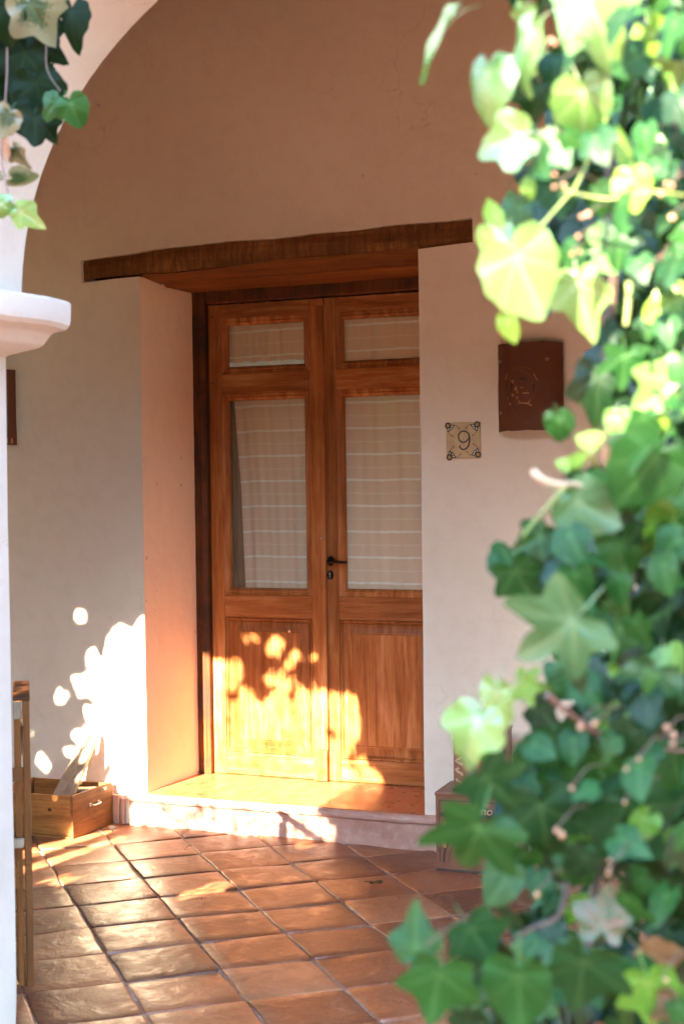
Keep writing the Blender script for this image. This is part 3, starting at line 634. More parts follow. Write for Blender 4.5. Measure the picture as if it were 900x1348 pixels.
for x in (-4.95, -.22):
    mb = MB(); mb.box(x, x+.1, Y1A, W, 0, 4.0, 0); tag(mb.build('end_wall_blocker', M_wall), 'unseen plaster end wall added to block stray light on the '+('left' if x < 0 else 'right'), 'wall')  # added walls, out of view, stop sun and bounce from the side bays

# ------------------------------------------------------------ the double door
door = thing('double_door', 'varnished orange brown double door with curtained glass panes', 'door', (-2.82, D, ZS))
def stick(name, parent, mat, *a, b=.003, jit=0, **k):
    mb = MB(); mb.box(*a, b, jit); return mb.build(name, mat, parent, **k)
# frame
st = [2.446-(2.446-.152)*i/50 for i in range(51)]
V = []; F = []
for z in st:
    e = .004*h2(z*3, 1, 2); pr = [(-3.468, 6.345), (-3.425+e*.3, 6.338+e*.4), (-3.404, 6.352), (-3.404, 6.50), (-3.468, 6.50)]
    V += [(x+random.uniform(-.0012, .0012), y+random.uniform(-.0015, .0015), z) for x, y in pr]
n = 5
F = [(i*n+k, i*n+(k+1) % n, (i+1)*n+(k+1) % n, (i+1)*n+k) for i in range(50) for k in range(n)]+[tuple(range(n)), tuple(range(50*n, 51*n))[::-1]]
autosmooth(recalc(ob('frame_post', V, F, M_fr, door)), 30)
stick('frame_post', door, M_fr, -2.234, -2.168, 6.345, 6.50, .152, 2.40, jit=.001)
stick('frame_head', door, M_fr, -3.402, -2.236, 6.348, 6.50, 2.360, 2.432, b=.006, jit=.0015)
def ring(mb, x0, x1, z0, z1, w, prof):
    """mitred moulding round a rectangle; prof = [(inset 0..1, y)]"""
    V = []; F = []
    for t_, y in prof:
        d = w*t_; V += [(x0+d, y, z0+d), (x1-d, y, z0+d), (x1-d, y, z1-d), (x0+d, y, z1-d)]
    for j in range(len(prof)-1):
        for k in range(4): F.append((j*4+k, j*4+(k+1) % 4, (j+1)*4+(k+1) % 4, (j+1)*4+k))
    mb.add(V, F)
BEAD = [(0, D+.001), (.06, D+.004), (.12, D+.001), (.45, D+.006), (.60, D+.004), (.78, D+.010), (1, D+.020)]
def leaf_door(x0, sl, g0, g1, sr, x1, name_side):
    B = .154
    XS = [x0+.002, sl+.002, sr-.002, x1-.002]; ZS_ = [B+.002, .254, .894, .994, 1.939, 2.028, 2.290, 2.353]
    Vc = [(x, y, z) for y in (D+.030, D+.0435) for z in ZS_ for x in XS]; Fc = []; solid = lambda i, k: i in (0, 2) or k % 2 == 0
    for k in range(7):
        for i in range(3):
            if not solid(i, k): continue
            a = k*4+i; q = (a, a+1, a+5, a+4); Fc += [q, tuple(v+32 for v in q[::-1])]
            for (p0, p1), (di, dk) in zip(((q[0], q[1]), (q[1], q[2]), (q[2], q[3]), (q[3], q[0])), ((0, -1), (1, 0), (0, 1), (-1, 0))):
                ii, kk = i+di, k+dk
                if not (0 <= ii < 3 and 0 <= kk < 7 and solid(ii, kk)): Fc.append((p1, p0, p0+32, p1+32))
    lf = recalc(ob('door_leaf', Vc, Fc, M_dv, door)); lf['label'] = name_side
    stick('stile', lf, M_dv, x0, sl, D, D+.0295, B, 2.355, b=.002); stick('stile', lf, M_dv, sr, x1, D, D+.0295, B, 2.355, b=.002)
    for z0, z1 in ((B, .256), (.892, .996), (1.937, 2.030), (2.288, 2.355)): stick('rail', lf, M_dh, sl+.0005, sr-.0005, D+.0008, D+.029, z0, z1, b=.0025)
    for z0, z1, pz0, pz1 in ((.996, 1.937, 1.020, 1.918), (2.030, 2.288, 2.060, 2.263)):
        mb = MB(); ring(mb, sl, sr, z0, z1, g0-sl, BEAD); o = mb.build('glazing_bead', M_dv, lf); recalc(o)
        if sum(p.normal.y for p in o.data.polygons) > 0: o.data.flip_normals()
        ob('glass_pane', [(sl+.005, D+.0165, z0+.005), (sr-.005, D+.0165, z0+.005), (sr-.005, D+.0165, z1-.005), (sl+.005, D+.0165, z1-.005)], [(0, 1, 2, 3)], M_glass, lf)
    # lower raised panel
    mb = MB(); w = .066; ring(mb, sl, sr, .256, .892, w, [(0, D+.001), (.04, D+.007), (.08, D+.002), (.16, D+.002), (.24, D+.010), (.31, D+.014), (.34, D+.009), (.60, D+.008), (.95, D+.003), (.985, D+.001), (1, D+.003)])
    o = mb.build('panel_moulding', M_dv, lf); recalc(o)
    if sum(p.normal.y for p in o.data.polygons) > 0: o.data.flip_normals()
    stick('panel', lf, M_dv, sl+w*.9, sr-w*.9, D+.0032, D+.028, .256+w*.9, .892-w*.9, b=0)
    return lf
lfL = leaf_door(-3.4015, -3.336, -3.302, -2.915, -2.884, -2.8265, 'left door leaf, lit by sun in its lower panel')
lfR = leaf_door(-2.8255, -2.752, -2.716, -2.330, -2.300, -2.2355, 'right door leaf with the black handle')
as_ = stick('astragal', door, M_dv, -2.848, -2.808, D-.016, D+.002, .292, 2.335, b=.004)
stick('astragal_cap', door, M_dv, -2.857, -2.802, D-.022, D+.002, 2.322, 2.352, b=.004)
stick('astragal_foot', door, M_dv, -2.876, -2.810, D-.026, D+.002, .154, .291, b=.003)
# handle and key plate
mb = MB(); y = D-.0
for k in range(2): pass
mb.disc(-2.790, 1.158, .0225, y-.0004, .005, 20, .8); hr = mb.build('handle_rose', M_iron, lfR)
mb = MB(); mb.tube([(-2.790, y-.004, 1.158), (-2.790, y-.030, 1.158), (-2.786, y-.040, 1.158), (-2.776, y-.045, 1.158), (-2.745, y-.047, 1.1565), (-2.712, y-.045, 1.1545), (-2.690, y-.043, 1.155)], [.009, .009, .009, .0085, .0075, .007, .0055], 10)
autosmooth(mb.build('lever_handle', M_iron, lfR), 60)
mb = MB(); mb.disc(-2.793, 1.094, .022, y-.0004, .004, 20, .82); mb.build('keyhole_plate', M_iron, lfR)
mb = MB(); mb.ribbon([(-2.793, 1.103), (-2.793, 1.084)], .005, y-.0045, .001); mb.disc(-2.793, 1.101, .005, y-.0046, .001, 10); mb.build('keyhole', M_steel, lfR)
for x, z in ((-2.80, 1.172), (-2.793, 1.111), (-2.793, 1.077)):
    mb = MB(); mb.disc(x if z > 1.15 else -2.793, z, .0022, y-.0052, .001, 8); mb.build('screw', M_steel, lfR)
mb = MB(); mb.tube([(-2.992, D-.002, .838), (-2.992, D-.018, .838), (-2.990, D-.026, .834)], [.003, .004, .0065], 8); mb.build('door_knob', M_steel, lfL)
for x, z in ((-2.830, 1.262), (-3.383, 2.30), (-3.383, 1.99)):
    mb = MB(); mb.disc(x, z, .004, (D-.0165) if x > -2.9 else D-.0004, .001, 8); mb.build('nail_head', M_steel if x > -2.9 else M_fr, door)

# curtains
def curtain(name, x_left, x_right, z0, z1, y, mat, label, cat, amp, freq, group=None):
    nx, nz = 70, 26; V = []; F = []
    for i in range(nx+1):
        for k in range(nz+1):
            u = i/nx; z = z0+(z1-z0)*k/nz; xl = x_left(z); x = xl+(x_right-xl)*u
            yy = y+amp*math.sin(freq*u*6.28+.6*math.sin(z*3))*(.6+.4*math.sin(u*11+z))+amp*.4*math.sin(freq*2.3*u*6.28+z*2)
            V.append((x, yy, z+(.006*math.sin(u*40) if k == 0 else 0)))
    F = [(i*(nz+1)+k, (i+1)*(nz+1)+k, (i+1)*(nz+1)+k+1, i*(nz+1)+k+1) for i in range(nx) for k in range(nz)]
    o = ob(name, V, F, mat, None, True); return tag(o, label, cat, group)
def xl(z):
    t_ = [(0.9, -3.245), (1.018, -3.243), (1.505, -3.257), (1.91, -3.287), (2.05, -3.30), (2.27, -3.325)]
    for (a, b), (c, d) in zip(t_, t_[1:]):
        if z <= c: return b+(d-b)*(z-a)/(c-a)
    return t_[-1][1]
curtain('curtain', xl, -2.84, .35, 2.06, 6.416, M_cur, 'white striped curtain drawn aside a little behind the left door glass', 'curtain', .006, 4.0)
curtain('curtain', lambda z: -3.325+.05*(2.30-z), -2.83, 2.085, 2.36, 6.418, M_cur, 'short white striped curtain in the small upper left pane', 'curtain', .005, 6.0)
curtain('curtain', lambda z: -2.80, -2.20, .35, 2.36, 6.417, M_cur, 'white striped curtain filling the right door glass', 'curtain', .006, 4.6)
curtain('drape', lambda z: -3.42, -3.20, .35, 2.05, 6.45, M_drape, 'beige drape showing beside the left curtain edge', 'curtain', .016, 3.0)

# ------------------------------------------------------------ things on the wall
def wall_lamp(x0, x1, z0, z1, label):
    cx = (x0+x1)/2; hw = (x1-x0)/2; t = thing('wall_lamp', label, 'wall lamp', (cx, W, (z0+z1)/2), 'curved clay wall lamps')
    dep = .125; n = 18; V = []; F = []; th = .010; nz = 10
    def yy(u): return W-.028-dep*math.sqrt(max(0, 1-(u*.93)**2))+dep*math.sqrt(1-.93**2)
    for off in (0, th):
        for i in range(n+1):
            u = -1+2*i/n
            for k in range(nz+1):
                z = z0+(z1-z0)*k/nz; V.append((cx+u*hw*(1-off*.3/hw)+.002*h2(z*8, u), yy(u)+off, z+.002*h2(u*5, k*.1)))
    m = (n+1)*(nz+1)
    for i in range(n):
        for k in range(nz):
            a = i*(nz+1)+k; b = a+nz+1; F += [(a, b, b+1, a+1), (m+a+1, m+b+1, m+b, m+a)]
    for i in range(n):
        a = i*(nz+1); b = a+nz+1; F += [(m+a, m+b, b, a), (a+nz, b+nz, m+b+nz, m+a+nz)]
    for k in range(nz): F += [(k, k+1, m+k+1, m+k), (n*(nz+1)+k+1, n*(nz+1)+k, m+n*(nz+1)+k, m+n*(nz+1)+k+1)]
    o = ob('clay_shield', V, F, M_lamp, t); recalc(o); autosmooth(o, 50)
    def curve(mb):   # push flat carving onto the curved face
        mb.v = [(x, y+yy((x-cx)/hw)-W, z) for x, y, z in mb.v]; return mb
    h = (z1-z0)
    P = lambda u, v: (cx+u*hw, z0+v*h)
    # carving: broken rings round a plain motif, edge highlights put into the colour, dark openings
    oxc, ozc = P(-.08, .50); rw = .085
    def arcp(r, a0, a1, n=10, sx=.86): return [(oxc+r*sx*math.cos(R(a0+(a1-a0)*i/n)), ozc+r*math.sin(R(a0+(a1-a0)*i/n))) for i in range(n+1)]
    for r, a0, a1, w in ((.075, 20, 160, .003), (.066, 60, 175, .003), (.082, 170, 250, .003), (.056, 10, 100, .003), (.073, -60, -15, .003)):
        mb = MB(); mb.ribbon(arcp(r, a0, a1), w*1.8, W-.0002, .004); curve(mb).build('carved_ring', M_lamp, t)
    def piece(name, mat, kind_, *a):
        mb = MB(); getattr(mb, kind_)(*a); curve(mb).build(name, mat, t)
    piece('cut_opening', M_lampd, 'ribbon', arcp(.052, -28, 28), [.001, .003, .006, .007, .007, .007, .007, .006, .004, .003, .001], W+.0005, .001)
    piece('cut_opening', M_lampd, 'ribbon', arcp(.030, 50, 120), .007, W+.0005, .001)
    piece('cut_opening', M_lampd, 'ribbon', [(oxc-.046, ozc+.015), (oxc-.052, ozc-.02)], .007, W+.0005, .001)
    for pts_, w_ in (([(.000, -.027), (.026, -.027)], .0055), ([(-.012, -.055), (-.016, -.064), (.024, -.068), (.036, -.078)], .006), ([(.020, -.0655), (.032, -.056)], .004),
                     ([(-.028, .002), (-.020, -.026)], .0045), ([(-.010, -.006), (.004, -.004)], .0045), ([(-.075, .03), (-.066, .052)], .004), ([(.045, .045), (.058, .02)], .0035)):
        piece('painted_highlight', M_lampl, 'ribbon', [(oxc+a, ozc+b) for a, b in pts_], w_, W-.0005, .003)
    for a, b, r in ((-.042, .020, .008), (-.042, -.032, .007), (-.022, -.044, .006), (-.062, -.042, .006), (-.054, -.066, .006), (-.030, -.010, .006), (.038, .010, .003)):
        piece('painted_highlight', M_lampl, 'disc', oxc+a, ozc+b, r, W-.0005, .003, 8, .7, .5)
    for u, v in ((-.88, .80), (.63, .80), (-.88, .21), (.60, .21)):   # fixing screws
        mb = MB(); x, z = P(u, v)
        mb.ribbon([(x+.005*math.cos(a_*.7), z+.005*math.sin(a_*.7)) for a_ in range(10)], .0024, W-.0006, .002); curve(mb).build('screw', M_steel, t)
    mb = MB(); x, z = P(.86, .058); mb.ribbon([(x, z-.012), (x, z+.012)], .024, W-.0006, .0015); curve(mb).build('maker_label', M_lab, t)
    mb = MB(); mb.box(cx-hw*.7, cx+hw*.7, W-.02, W-.0005, z0+.04, z1-.04, .002); mb.build('back_plate', M_lampd, t)
    return t
wall_lamp(-1.818, -1.553, 1.706, 2.050, 'curved brown clay wall lamp with a carved motif, right of the house number')
wall_lamp(-4.378, -4.113, 1.706, 2.050, 'curved brown clay wall lamp half hidden behind the left pillar')

# house number tile
ht = thing('number_tile', 'cream ceramic tile with a dark number 9 and corner flowers', 'house number', (-1.975, W, 1.677))
tx0, tx1, tz0, tz1 = -2.047, -1.903, 1.603, 1.749
mb = MB(); mb.box(tx0, tx1, W-.0085, W+.008, tz0, tz1, .002, .0004); mb.build('ceramic_body', M_cream, ht)
yf = W-.0087; cx, cz = -1.974, 1.676; u_ = .146
def TP(px, py): return (tx0+(px-155)/580*u_, tz1-(py-140)/610*u_)   # tile sketch units
mb = MB()
pts = [(545, 385), (535, 330), (500, 300), (455, 288), (405, 300), (372, 340), (365, 390), (380, 440), (420, 475), (460, 478), (505, 455), (535, 420), (546, 385)]
mb.ribbon([TP(*q) for q in pts], .0055, yf, .0006)
mb.ribbon([TP(*q) for q in [(540, 340), (552, 400), (548, 470), (535, 530), (505, 575), (460, 600), (415, 590), (385, 555)]], [.004, .0065, .007, .0065, .006, .006, .0055, .006], yf-.0002, .0006)
mb.disc(*TP(385, 540), .0035, yf, .0007); mb.build('number_nine', M_glz, ht)
for (fx, fy, sx, sy) in ((190, 190, 1, 1), (680, 185, -1, 1), (210, 725, 1, -1), (690, 690, -1, -1)):
    mb = MB(); mb.disc(*TP(fx, fy), .0135, yf, .0004, 14); mb.build('corner_flower', M_glz, ht)
    mb = MB(); mb.disc(*TP(fx, fy), .0075, yf-.0004, .0005, 12); mb.build('flower_eye', M_gly, ht)
    mb = MB()
    for a_, dx, dy in ((20, 70, 12), (50, 52, 50), (78, 12, 68)): 
        mb.disc(*TP(fx+sx*dx, fy+sy*dy), .0105, yf, .0004, 10, .6, R((90-a_)*(-sx*sy)))
    mb.build('petal_outline', M_glz, ht)
    mb = MB()
    for a_, dx, dy in ((20, 70, 12), (50, 52, 50), (78, 12, 68)):
        mb.disc(*TP(fx+sx*dx, fy+sy*dy), .0055, yf-.0004, .0005, 10, .5, R((90-a_)*(-sx*sy)))
    mb.build('petal', M_glw, ht)
    mb = MB(); mb.ribbon([TP(fx+sx*a_, fy+sy*b_) for a_, b_ in ((60, 5), (110, -10), (150, 10), (185, 50))], .0020, yf, .0004)
    mb.ribbon([TP(fx+sx*a_, fy+sy*b_) for a_, b_ in ((10, 60), (5, 110), (30, 145), (70, 178))], .0020, yf, .0004)
    mb.disc(*TP(fx+sx*188, fy+sy*54), .0028, yf-.0002, .0005); mb.disc(*TP(fx+sx*74, fy+sy*180), .0028, yf-.0002, .0005); mb.build('tendril', M_glr, ht)

# ------------------------------------------------------------ things on the floor
# crate in the corner
ZF = .006
ct = thing('wooden_crate', 'open brown wooden crate standing in the corner left of the doorstep', 'crate', (-3.83, 5.69, 0))
bx0, bx1, by0, by1, bz = -4.035, -3.628, 5.520, 5.838, .188
stick('side_board', ct, M_box, bx0, bx1-.014, by0, by0+.013, ZF+.012, bz, b=.0015, jit=.0006)
stick('side_board', ct, M_box, bx0, bx1-.014, by1-.013, by1, ZF+.012, bz+.002, b=.0015, jit=.0006)
stick('end_board', ct, M_boxy, bx1-.0135, bx1, by0-.001, by1+.001, ZF+.002, bz+.004, b=.0015, jit=.0006)
stick('end_board', ct, M_boxy, bx0-.0135, bx0-.0005, by0, by1, ZF+.002, bz+.002, b=.0015, jit=.0006)
stick('bottom_board', ct, M_box, bx0+.001, bx1-.015, by0-.004, by1-.014, ZF, ZF+.011, b=.0015, jit=.0005)
mb = MB(); mb.disc(-3.745, .125, .0075, by0-.0006, .0015, 12, 1.3); mb.build('knot_hole', M_lampd, ct)
mb = MB(); yc = 5.69; zc = .128; X = bx1+.0005
mb.tube([(X, yc-.032, zc), (X+.012, yc-.032, zc), (X+.014, yc-.02, zc-.003), (X+.014, yc+.02, zc-.003), (X+.012, yc+.032, zc), (X, yc+.032, zc)], .0032, 8)
mb.box(X, X+.0018, yc-.042, yc-.026, zc-.007, zc+.007, .0005); mb.box(X, X+.0018, yc+.026, yc+.042, zc-.007, zc+.007, .0005); mb.build('pull_handle', M_steel, ct)
# boot jack leaning in the crate
def plate(outline, thick, o, ux, uz, name, mat, parent=None, bev=.002):
    """flat board: outline in (u, v); u along ux, v along uz, thickness along their cross"""
    ux = Vector(ux).normalized(); uz = Vector(uz); uz = (uz-ux*uz.dot(ux)).normalized(); un = ux.cross(uz)
    bm = bmesh.new(); vs = [bm.verts.new(Vector(o)+ux*a+uz*b) for a, b in outline]; f = bm.faces.new(vs)
    r = bmesh.ops.extrude_face_region(bm, geom=[f]); bmesh.ops.translate(bm, verts=[v for v in r['geom'] if isinstance(v, bmesh.types.BMVert)], vec=un*thick)
    bmesh.ops.recalc_face_normals(bm, faces=bm.faces[:]); bmesh.ops.bevel(bm, geom=bm.edges[:], offset=bev, segments=1, affect='EDGES')
    bm.verts.index_update(); mb = MB(); mb.add([v.co[:] for v in bm.verts], [[v.index for v in f_.verts] for f_ in bm.faces]); bm.free()
    return mb.build(name, mat, parent)
bjn = thing('boot_jack', 'grey forked wooden boot jack leaning on the wall inside the crate', 'boot jack', (-3.76, 5.6, .05))
bot = Vector((-3.780, 5.575, .035)); tip = Vector((-3.727, 5.848, .400)); axv = (tip-bot); Lb = axv.length
plate([(-.062, 0), (.060, 0), (.060, .10), (.052, Lb*.55), (.034, Lb-.01), (.028, Lb), (.016, Lb-.002), (.006, Lb-.078), (-.008, Lb-.086), (-.012, Lb-.02), (-.018, Lb-.002), (-.028, Lb-.004), (-.036, Lb-.05), (-.056, Lb*.5)], .020, bot, Vector((1, -.22, .0)), axv, 'jack_board', M_plank, bjn)
plate([(-.055, 0), (.055, 0), (.055, .018), (-.055, .018)], .030, bot+axv*.45+Vector((0, .022, .0)), Vector((1, -.22, 0)), axv, 'cleat', M_plank, bjn)
tag(plate([(0, 0), (.13, .01), (.135, .045), (.0, .055)], .012, Vector((-3.735, 5.70, .168)), (1, .3, .03), (-.2, 1, .02), 'wood_offcut', M_chend), 'pale flat offcut of wood lying in the top of the crate', 'wood scrap')
# chair at left: seen along its back
ch = thing('wooden_chair', 'rustic wooden ladder back chair standing behind the left pillar', 'chair', (-2.80, 4.0, 0))
A = Vector((-2.680, 3.835, 0)); lf = Vector((-.820, -.573, 0)); bk = Vector((-.573, .820, 0))   # lf: along the back to the left, bk: away
MX = Matrix.Rotation(math.atan2(-lf.y, -lf.x), 4, 'Z')
def cbox(name, mat, u0, u1, v0, v1, z0, z1, b=.003, jit=.0008):
    """box in chair axes: u to the left along the back, v away from the viewer"""
    mb = MB(); mb.box(-u1, -u0, v0, v1, z0, z1, b, jit, Matrix.Translation(A) @ MX); return mb.build(name, mat, ch)
cbox('back_post', M_chair, -.0105, .0105, -.013, .013, ZF, .868); cbox('back_post', M_chair, -.0100, .0100, .375, .400, ZF, .868)
cbox('rear_strut', M_chair, .0175, .036, -.006, .016, ZF, .845); cbox('rear_strut', M_chair, .0175, .036, .370, .392, ZF, .845)
cbox('top_slat', M_chend, .0125, .0375, -.014, -.0065, .812, .866); cbox('top_rail', M_fr, -.012, .039, -.016, .402, .8685, .878)
cbox('back_slat', M_chair, .0115, .0165, .0135, .374, .70, .79)
cbox('arm_rail', M_chair, .0110, .40, -.016, -.0068, .625, .668)
cbox('seat_rail', M_chair, .0375, .40, -.012, .003, .395, .430)
for k in range(4): cbox('seat_board', M_chend, .012+.1*k, .11+.1*k, -.036 if k == 0 else -.03, -.0145, .432, .459, .003, .0015) if k == 0 else None
for k in range(1, 5): cbox('seat_board', M_chend, -.002+.102*k, .098+.102*k, -.032, .395, .437, .459, .003, .0015) if k == 0 else cbox('seat_board', M_chend, -.002+.102*k, .098+.102*k, -.028, .395, .437, .459, .003, .0015)
cbox('rung', M_chair, .0375, .40, -.009, .003, .115, .140)
for v in (-.012, .375):
    cbox('front_leg', M_chair, .401, .423, v, v+.024, ZF, .436)
# two printed tins beside the step
def tin(x0, x1, y0, y1, z0, z1, label):
    t = thing('printed_tin', label, 'tin box', ((x0+x1)/2, (y0+y1)/2, z0), 'old printed tins beside the doorstep')
    MT = Matrix.Translation(((x0+x1)/2, (y0+y1)/2, 0)) @ Matrix.Rotation(R(4), 4, 'Z') @ Matrix.Translation((-(x0+x1)/2, -(y0+y1)/2, 0))
    mb = MB(); mb.box(x0, x1, y0, y1, z0, z1-.002, .004, .0005, MT); mb.build('tin_body', M_tin, t)
    mb = MB(); mb.box(x0-.003, x1+.003, y0-.003, y1+.003, z1-.014, z1, .003, .0004, MT); mb.build('tin_lid', M_tin, t)
    mb = MB(); mb.box(x0-.002, x1+.002, y0-.002, y1+.002, z0, z0+.010, .002, .0003, MT); mb.build('tin_foot', M_tind, t)
    return t, MT
tb, MT = tin(-2.008, -1.70, 5.56, 5.80, ZF, .312, 'larger brown printed tin standing on the floor right of the doorstep')
w_, h_ = .308, .306; X0, Z0 = -2.008, ZF
def T(u, v): return (X0+u*w_, Z0+v*h_)
def tr(mb): mb.v = [tuple(MT @ Vector(q)) for q in mb.v]; return mb
yf2 = 5.5595
mb = MB(); mb.ribbon([T(.05, .12), T(.05, .9)], .004, yf2, .0003); mb.ribbon([T(.95, .12), T(.95, .9)], .004, yf2, .0003); mb.ribbon([T(.05, .9), T(.95, .9)], .004, yf2, .0003)
mb.ribbon([T(.06, .72), T(.2, .735), T(.5, .80), T(.8, .735), T(.94, .72)], [.012, .035, .05, .035, .012], yf2, .0003); tr(mb).build('printed_banner', M_tind, tb)
mb = MB(); mb.ribbon([T(.5+.40*math.cos(a_), .12+.50*math.sin(a_)) for a_ in [math.pi*i/20 for i in range(21)]], .009, yf2, .0003)
mb.ribbon([T(.5+.33*math.cos(a_), .12+.42*math.sin(a_)) for a_ in [math.pi*i/20 for i in range(21)]], .003, yf2, .0003); tr(mb).build('printed_arch', M_tind, tb)
mb = MB(); mb.ribbon([T(.14, .62), T(.10, .45), T(.12, .3)], [.02, .03, .01], yf2-.0002, .0002); mb.ribbon([T(.86, .62), T(.90, .45), T(.88, .3)], [.02, .03, .01], yf2-.0002, .0002); tr(mb).build('printed_corner', M_tino, tb)
tc_ = bpy.data.curves.new('tin_lettering', 'FONT'); tc_.body = 'Allymo'; tc_.size = .045; tc_.extrude = .0002; tc_.shear = .2; tc_.align_x = 'CENTER'
to = bpy.data.objects.new('tmp', tc_); COL.objects.link(to); bpy.context.view_layer.update()
me = bpy.data.meshes.new_from_object(to.evaluated_get(bpy.context.evaluated_depsgraph_get())); bpy.data.objects.remove(to)
px_, pz_ = T(.52, .745)
vs = [tuple(MT @ Vector((px_+v.co.x, yf2-.0008-v.co.z, pz_+v.co.y))) for v in me.vertices]
ob('tin_lettering', vs, [tuple(p.vertices) for p in me.polygons], M_tinl, tb)
tu, MT = tin(-1.945, -1.745, 5.60, 5.74, .3125, .555, 'smaller dark printed tin stacked on top of the larger one')
mb = MB(); X0, Z0, w_, h_ = -1.945, .3125, .20, .243; yf2 = 5.5995
for i in range(5):
    for u_0 in (.12, .84):
        mb = MB(); mb.ribbon([T(u_0+.07*math.sin(k*1.3+i), .08+.17*i+.03*k) for k in range(5)], .009, yf2, .0003); tr(mb).build('printed_ornament', M_tinl, tu)

# ------------------------------------------------------------ leaves
PROF = {
 0: [(0, 1.0), (14, .80), (28, .60), (42, .66), (56, .80), (68, .70), (86, .48), (104, .47), (120, .54), (138, .47), (156, .33), (170, .16), (180, .10)],
 1: [(0, 1.0), (14, .88), (30, .74), (50, .66), (70, .60), (90, .55), (110, .53), (130, .49), (150, .40), (168, .22), (180, .12)],
 2: [(0, 1.05), (12, .85), (26, .62), (42, .56), (58, .66), (72, .64), (92, .50), (112, .44), (132, .42), (152, .30), (170, .15), (180, .10)],
 3: [(0, 1.0), (12, .76), (25, .46), (38, .62), (52, .90), (62, .74), (78, .44), (92, .50), (112, .66), (124, .52), (142, .36), (160, .26), (180, .08)]}
LOBES = {0: (0, 56, 120), 1: (0, 45, 100), 2: (0, 60, 130), 3: (0, 52, 112)}
def leaf_geo(shape, n=44, seed=0, fold=.18, droop=.28, rip=.03):
    rr = random.Random(seed); pr = PROF[shape]; xp = [a for a, _ in pr]; yp = [b for _, b in pr]
    V = [(0, 0, 0)]; vein = [1.]; rim = [0.]; F = []; ph = rr.uniform(0, 6); asym = rr.uniform(-.07, .07)
    fr = (.34, .68, 1.0) if n > 20 else (1.0,)
    for f in fr:
        for i in range(n):
            a = 360*i/n-180; r = float(np.interp(abs(a), xp, yp))*f*(1+asym*math.sin(R(a)))*(1+.03*math.sin(a*.19+ph))
            x = r*math.sin(R(a)); y = r*math.cos(R(a)); z = fold*(math.sqrt(x*x+.01)-.1)-droop*(max(y, 0)**2)*.8-droop*.9*x*x+rip*.8*f**3*math.sin(R(a)*5+ph)+rip*.5*math.sin(x*9+ph)*math.cos(y*7)
            V.append((x, y, z)); d = min(abs(abs(a)-l) for l in LOBES[shape]); vein.append(max(0, 1-d/10)*(1-.4*f)); rim.append(f)
    for i in range(n): F.append((0, 1+(i+1) % n, 1+i))
    for j in range(len(fr)-1):
        for i in range(n): F.append((1+j*n+i, 1+j*n+(i+1) % n, 1+(j+1)*n+(i+1) % n, 1+(j+1)*n+i))
    F = [f[::-1] for f in F]
    return V, F, vein, rim
LEAFME = {}
def leaf_mesh(shape, mat, var):
    key = (shape, mat.name, var)
    if key not in LEAFME:
        V, F, ve, ri = leaf_geo(shape, 44, var*7+shape, .10+.14*(var % 3), .10+.20*(var % 4), .03+.025*(var % 3))
        if var % 2: V = [(x, y, z+.22*(math.hypot(x, y)**3)*math.sin(math.atan2(x, y)*2+var)) for x, y, z in V]
        b0 = len(V); pet = [(0, .02, 0), (.02, -.18, -.05), (.05, -.36, -.16), (.06, -.5, -.32)]   # leaf stalk
        for x, y, z in pet: V += [(x-.014, y, z), (x+.014, y, z), (x, y, z-.022)]; ve += [1, 1, 1]; ri += [0, 0, 0]
        for j in range(3):
            for q in range(3): F.append((b0+3*j+q, b0+3*j+(q+1) % 3, b0+3*j+3+(q+1) % 3, b0+3*j+3+q))
        me = bpy.data.meshes.new('leaf'); me.from_pydata(V, [], F); me.materials.append(mat); me.polygons.foreach_set('use_smooth', [True]*len(F))
        for k, a in (('vein', ve), ('rim', ri)):
            at = me.attributes.new(k, 'FLOAT', 'POINT'); at.data.foreach_set('value', a)
        me.update()
        if sum(p.normal.z for p in me.polygons) < 0: me.flip_normals()
        LEAFME[key] = me
    return LEAFME[key]
def leaf_rot(ang, tx, ty, right=CR, up=CU, back=CB):
    """leaf whose tip points at `ang` degrees (0 right, 90 up) as one faces the wall, tilted by tx about its width and ty about its length"""
    a = R(ang); tipv = right*math.cos(a)+up*math.sin(a); n = back.copy(); wv_ = tipv.cross(n)
    m = Matrix((wv_, tipv, n)).transposed().to_4x4()
    return m @ Matrix.Rotation(R(-tx), 4, 'X') @ Matrix.Rotation(R(ty), 4, 'Y')
def put_leaf(parent, P, size, ang, shape, mat, tx, ty, var=None, name='leaf', right=CR, up=CU, back=CB):
    me = leaf_mesh(shape, mat, random.randrange(6) if var is None else var)
    o = bpy.data.objects.new(name, me); COL.objects.link(o); o.parent = parent
    s = size/1.5; m = leaf_rot(ang, tx, ty, right, up, back); q = m.to_3x3(); c = q @ Vector((0, .28*s, 0))
    o.location = Vector(P)-c-wloc(parent); o.rotation_euler = m.to_euler(); o.scale = (s*random.uniform(.92, 1.1), s, s)
    return o
def at(px, py, d): return CAM+(-CB)*d+CR*((px-450)/FPX*d)+CU*((674-py)/FPX*d)
ivy = thing('ivy', 'large sunlit ivy with mixed green leaves trailing down the right foreground', 'ivy', (-.35, 1.62, 0))
nleaf = 0
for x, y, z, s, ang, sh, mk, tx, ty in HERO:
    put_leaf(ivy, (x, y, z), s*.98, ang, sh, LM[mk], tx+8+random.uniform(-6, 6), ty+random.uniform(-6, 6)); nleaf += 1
EDGE = [(0, 668), (60, 690), (130, 700), (200, 690), (260, 700), (330, 720), (420, 790), (480, 800), (560, 805), (620, 790), (680, 745), (760, 710), (860, 715), (930, 690), (1000, 665), (1080, 645), (1160, 690), (1200, 690), (1240, 590), (1400, 570)]
def edge(py): return float(np.interp(py, [a for a, _ in EDGE], [b for _, b in EDGE]))
rl = random.Random(5)
tries = 0
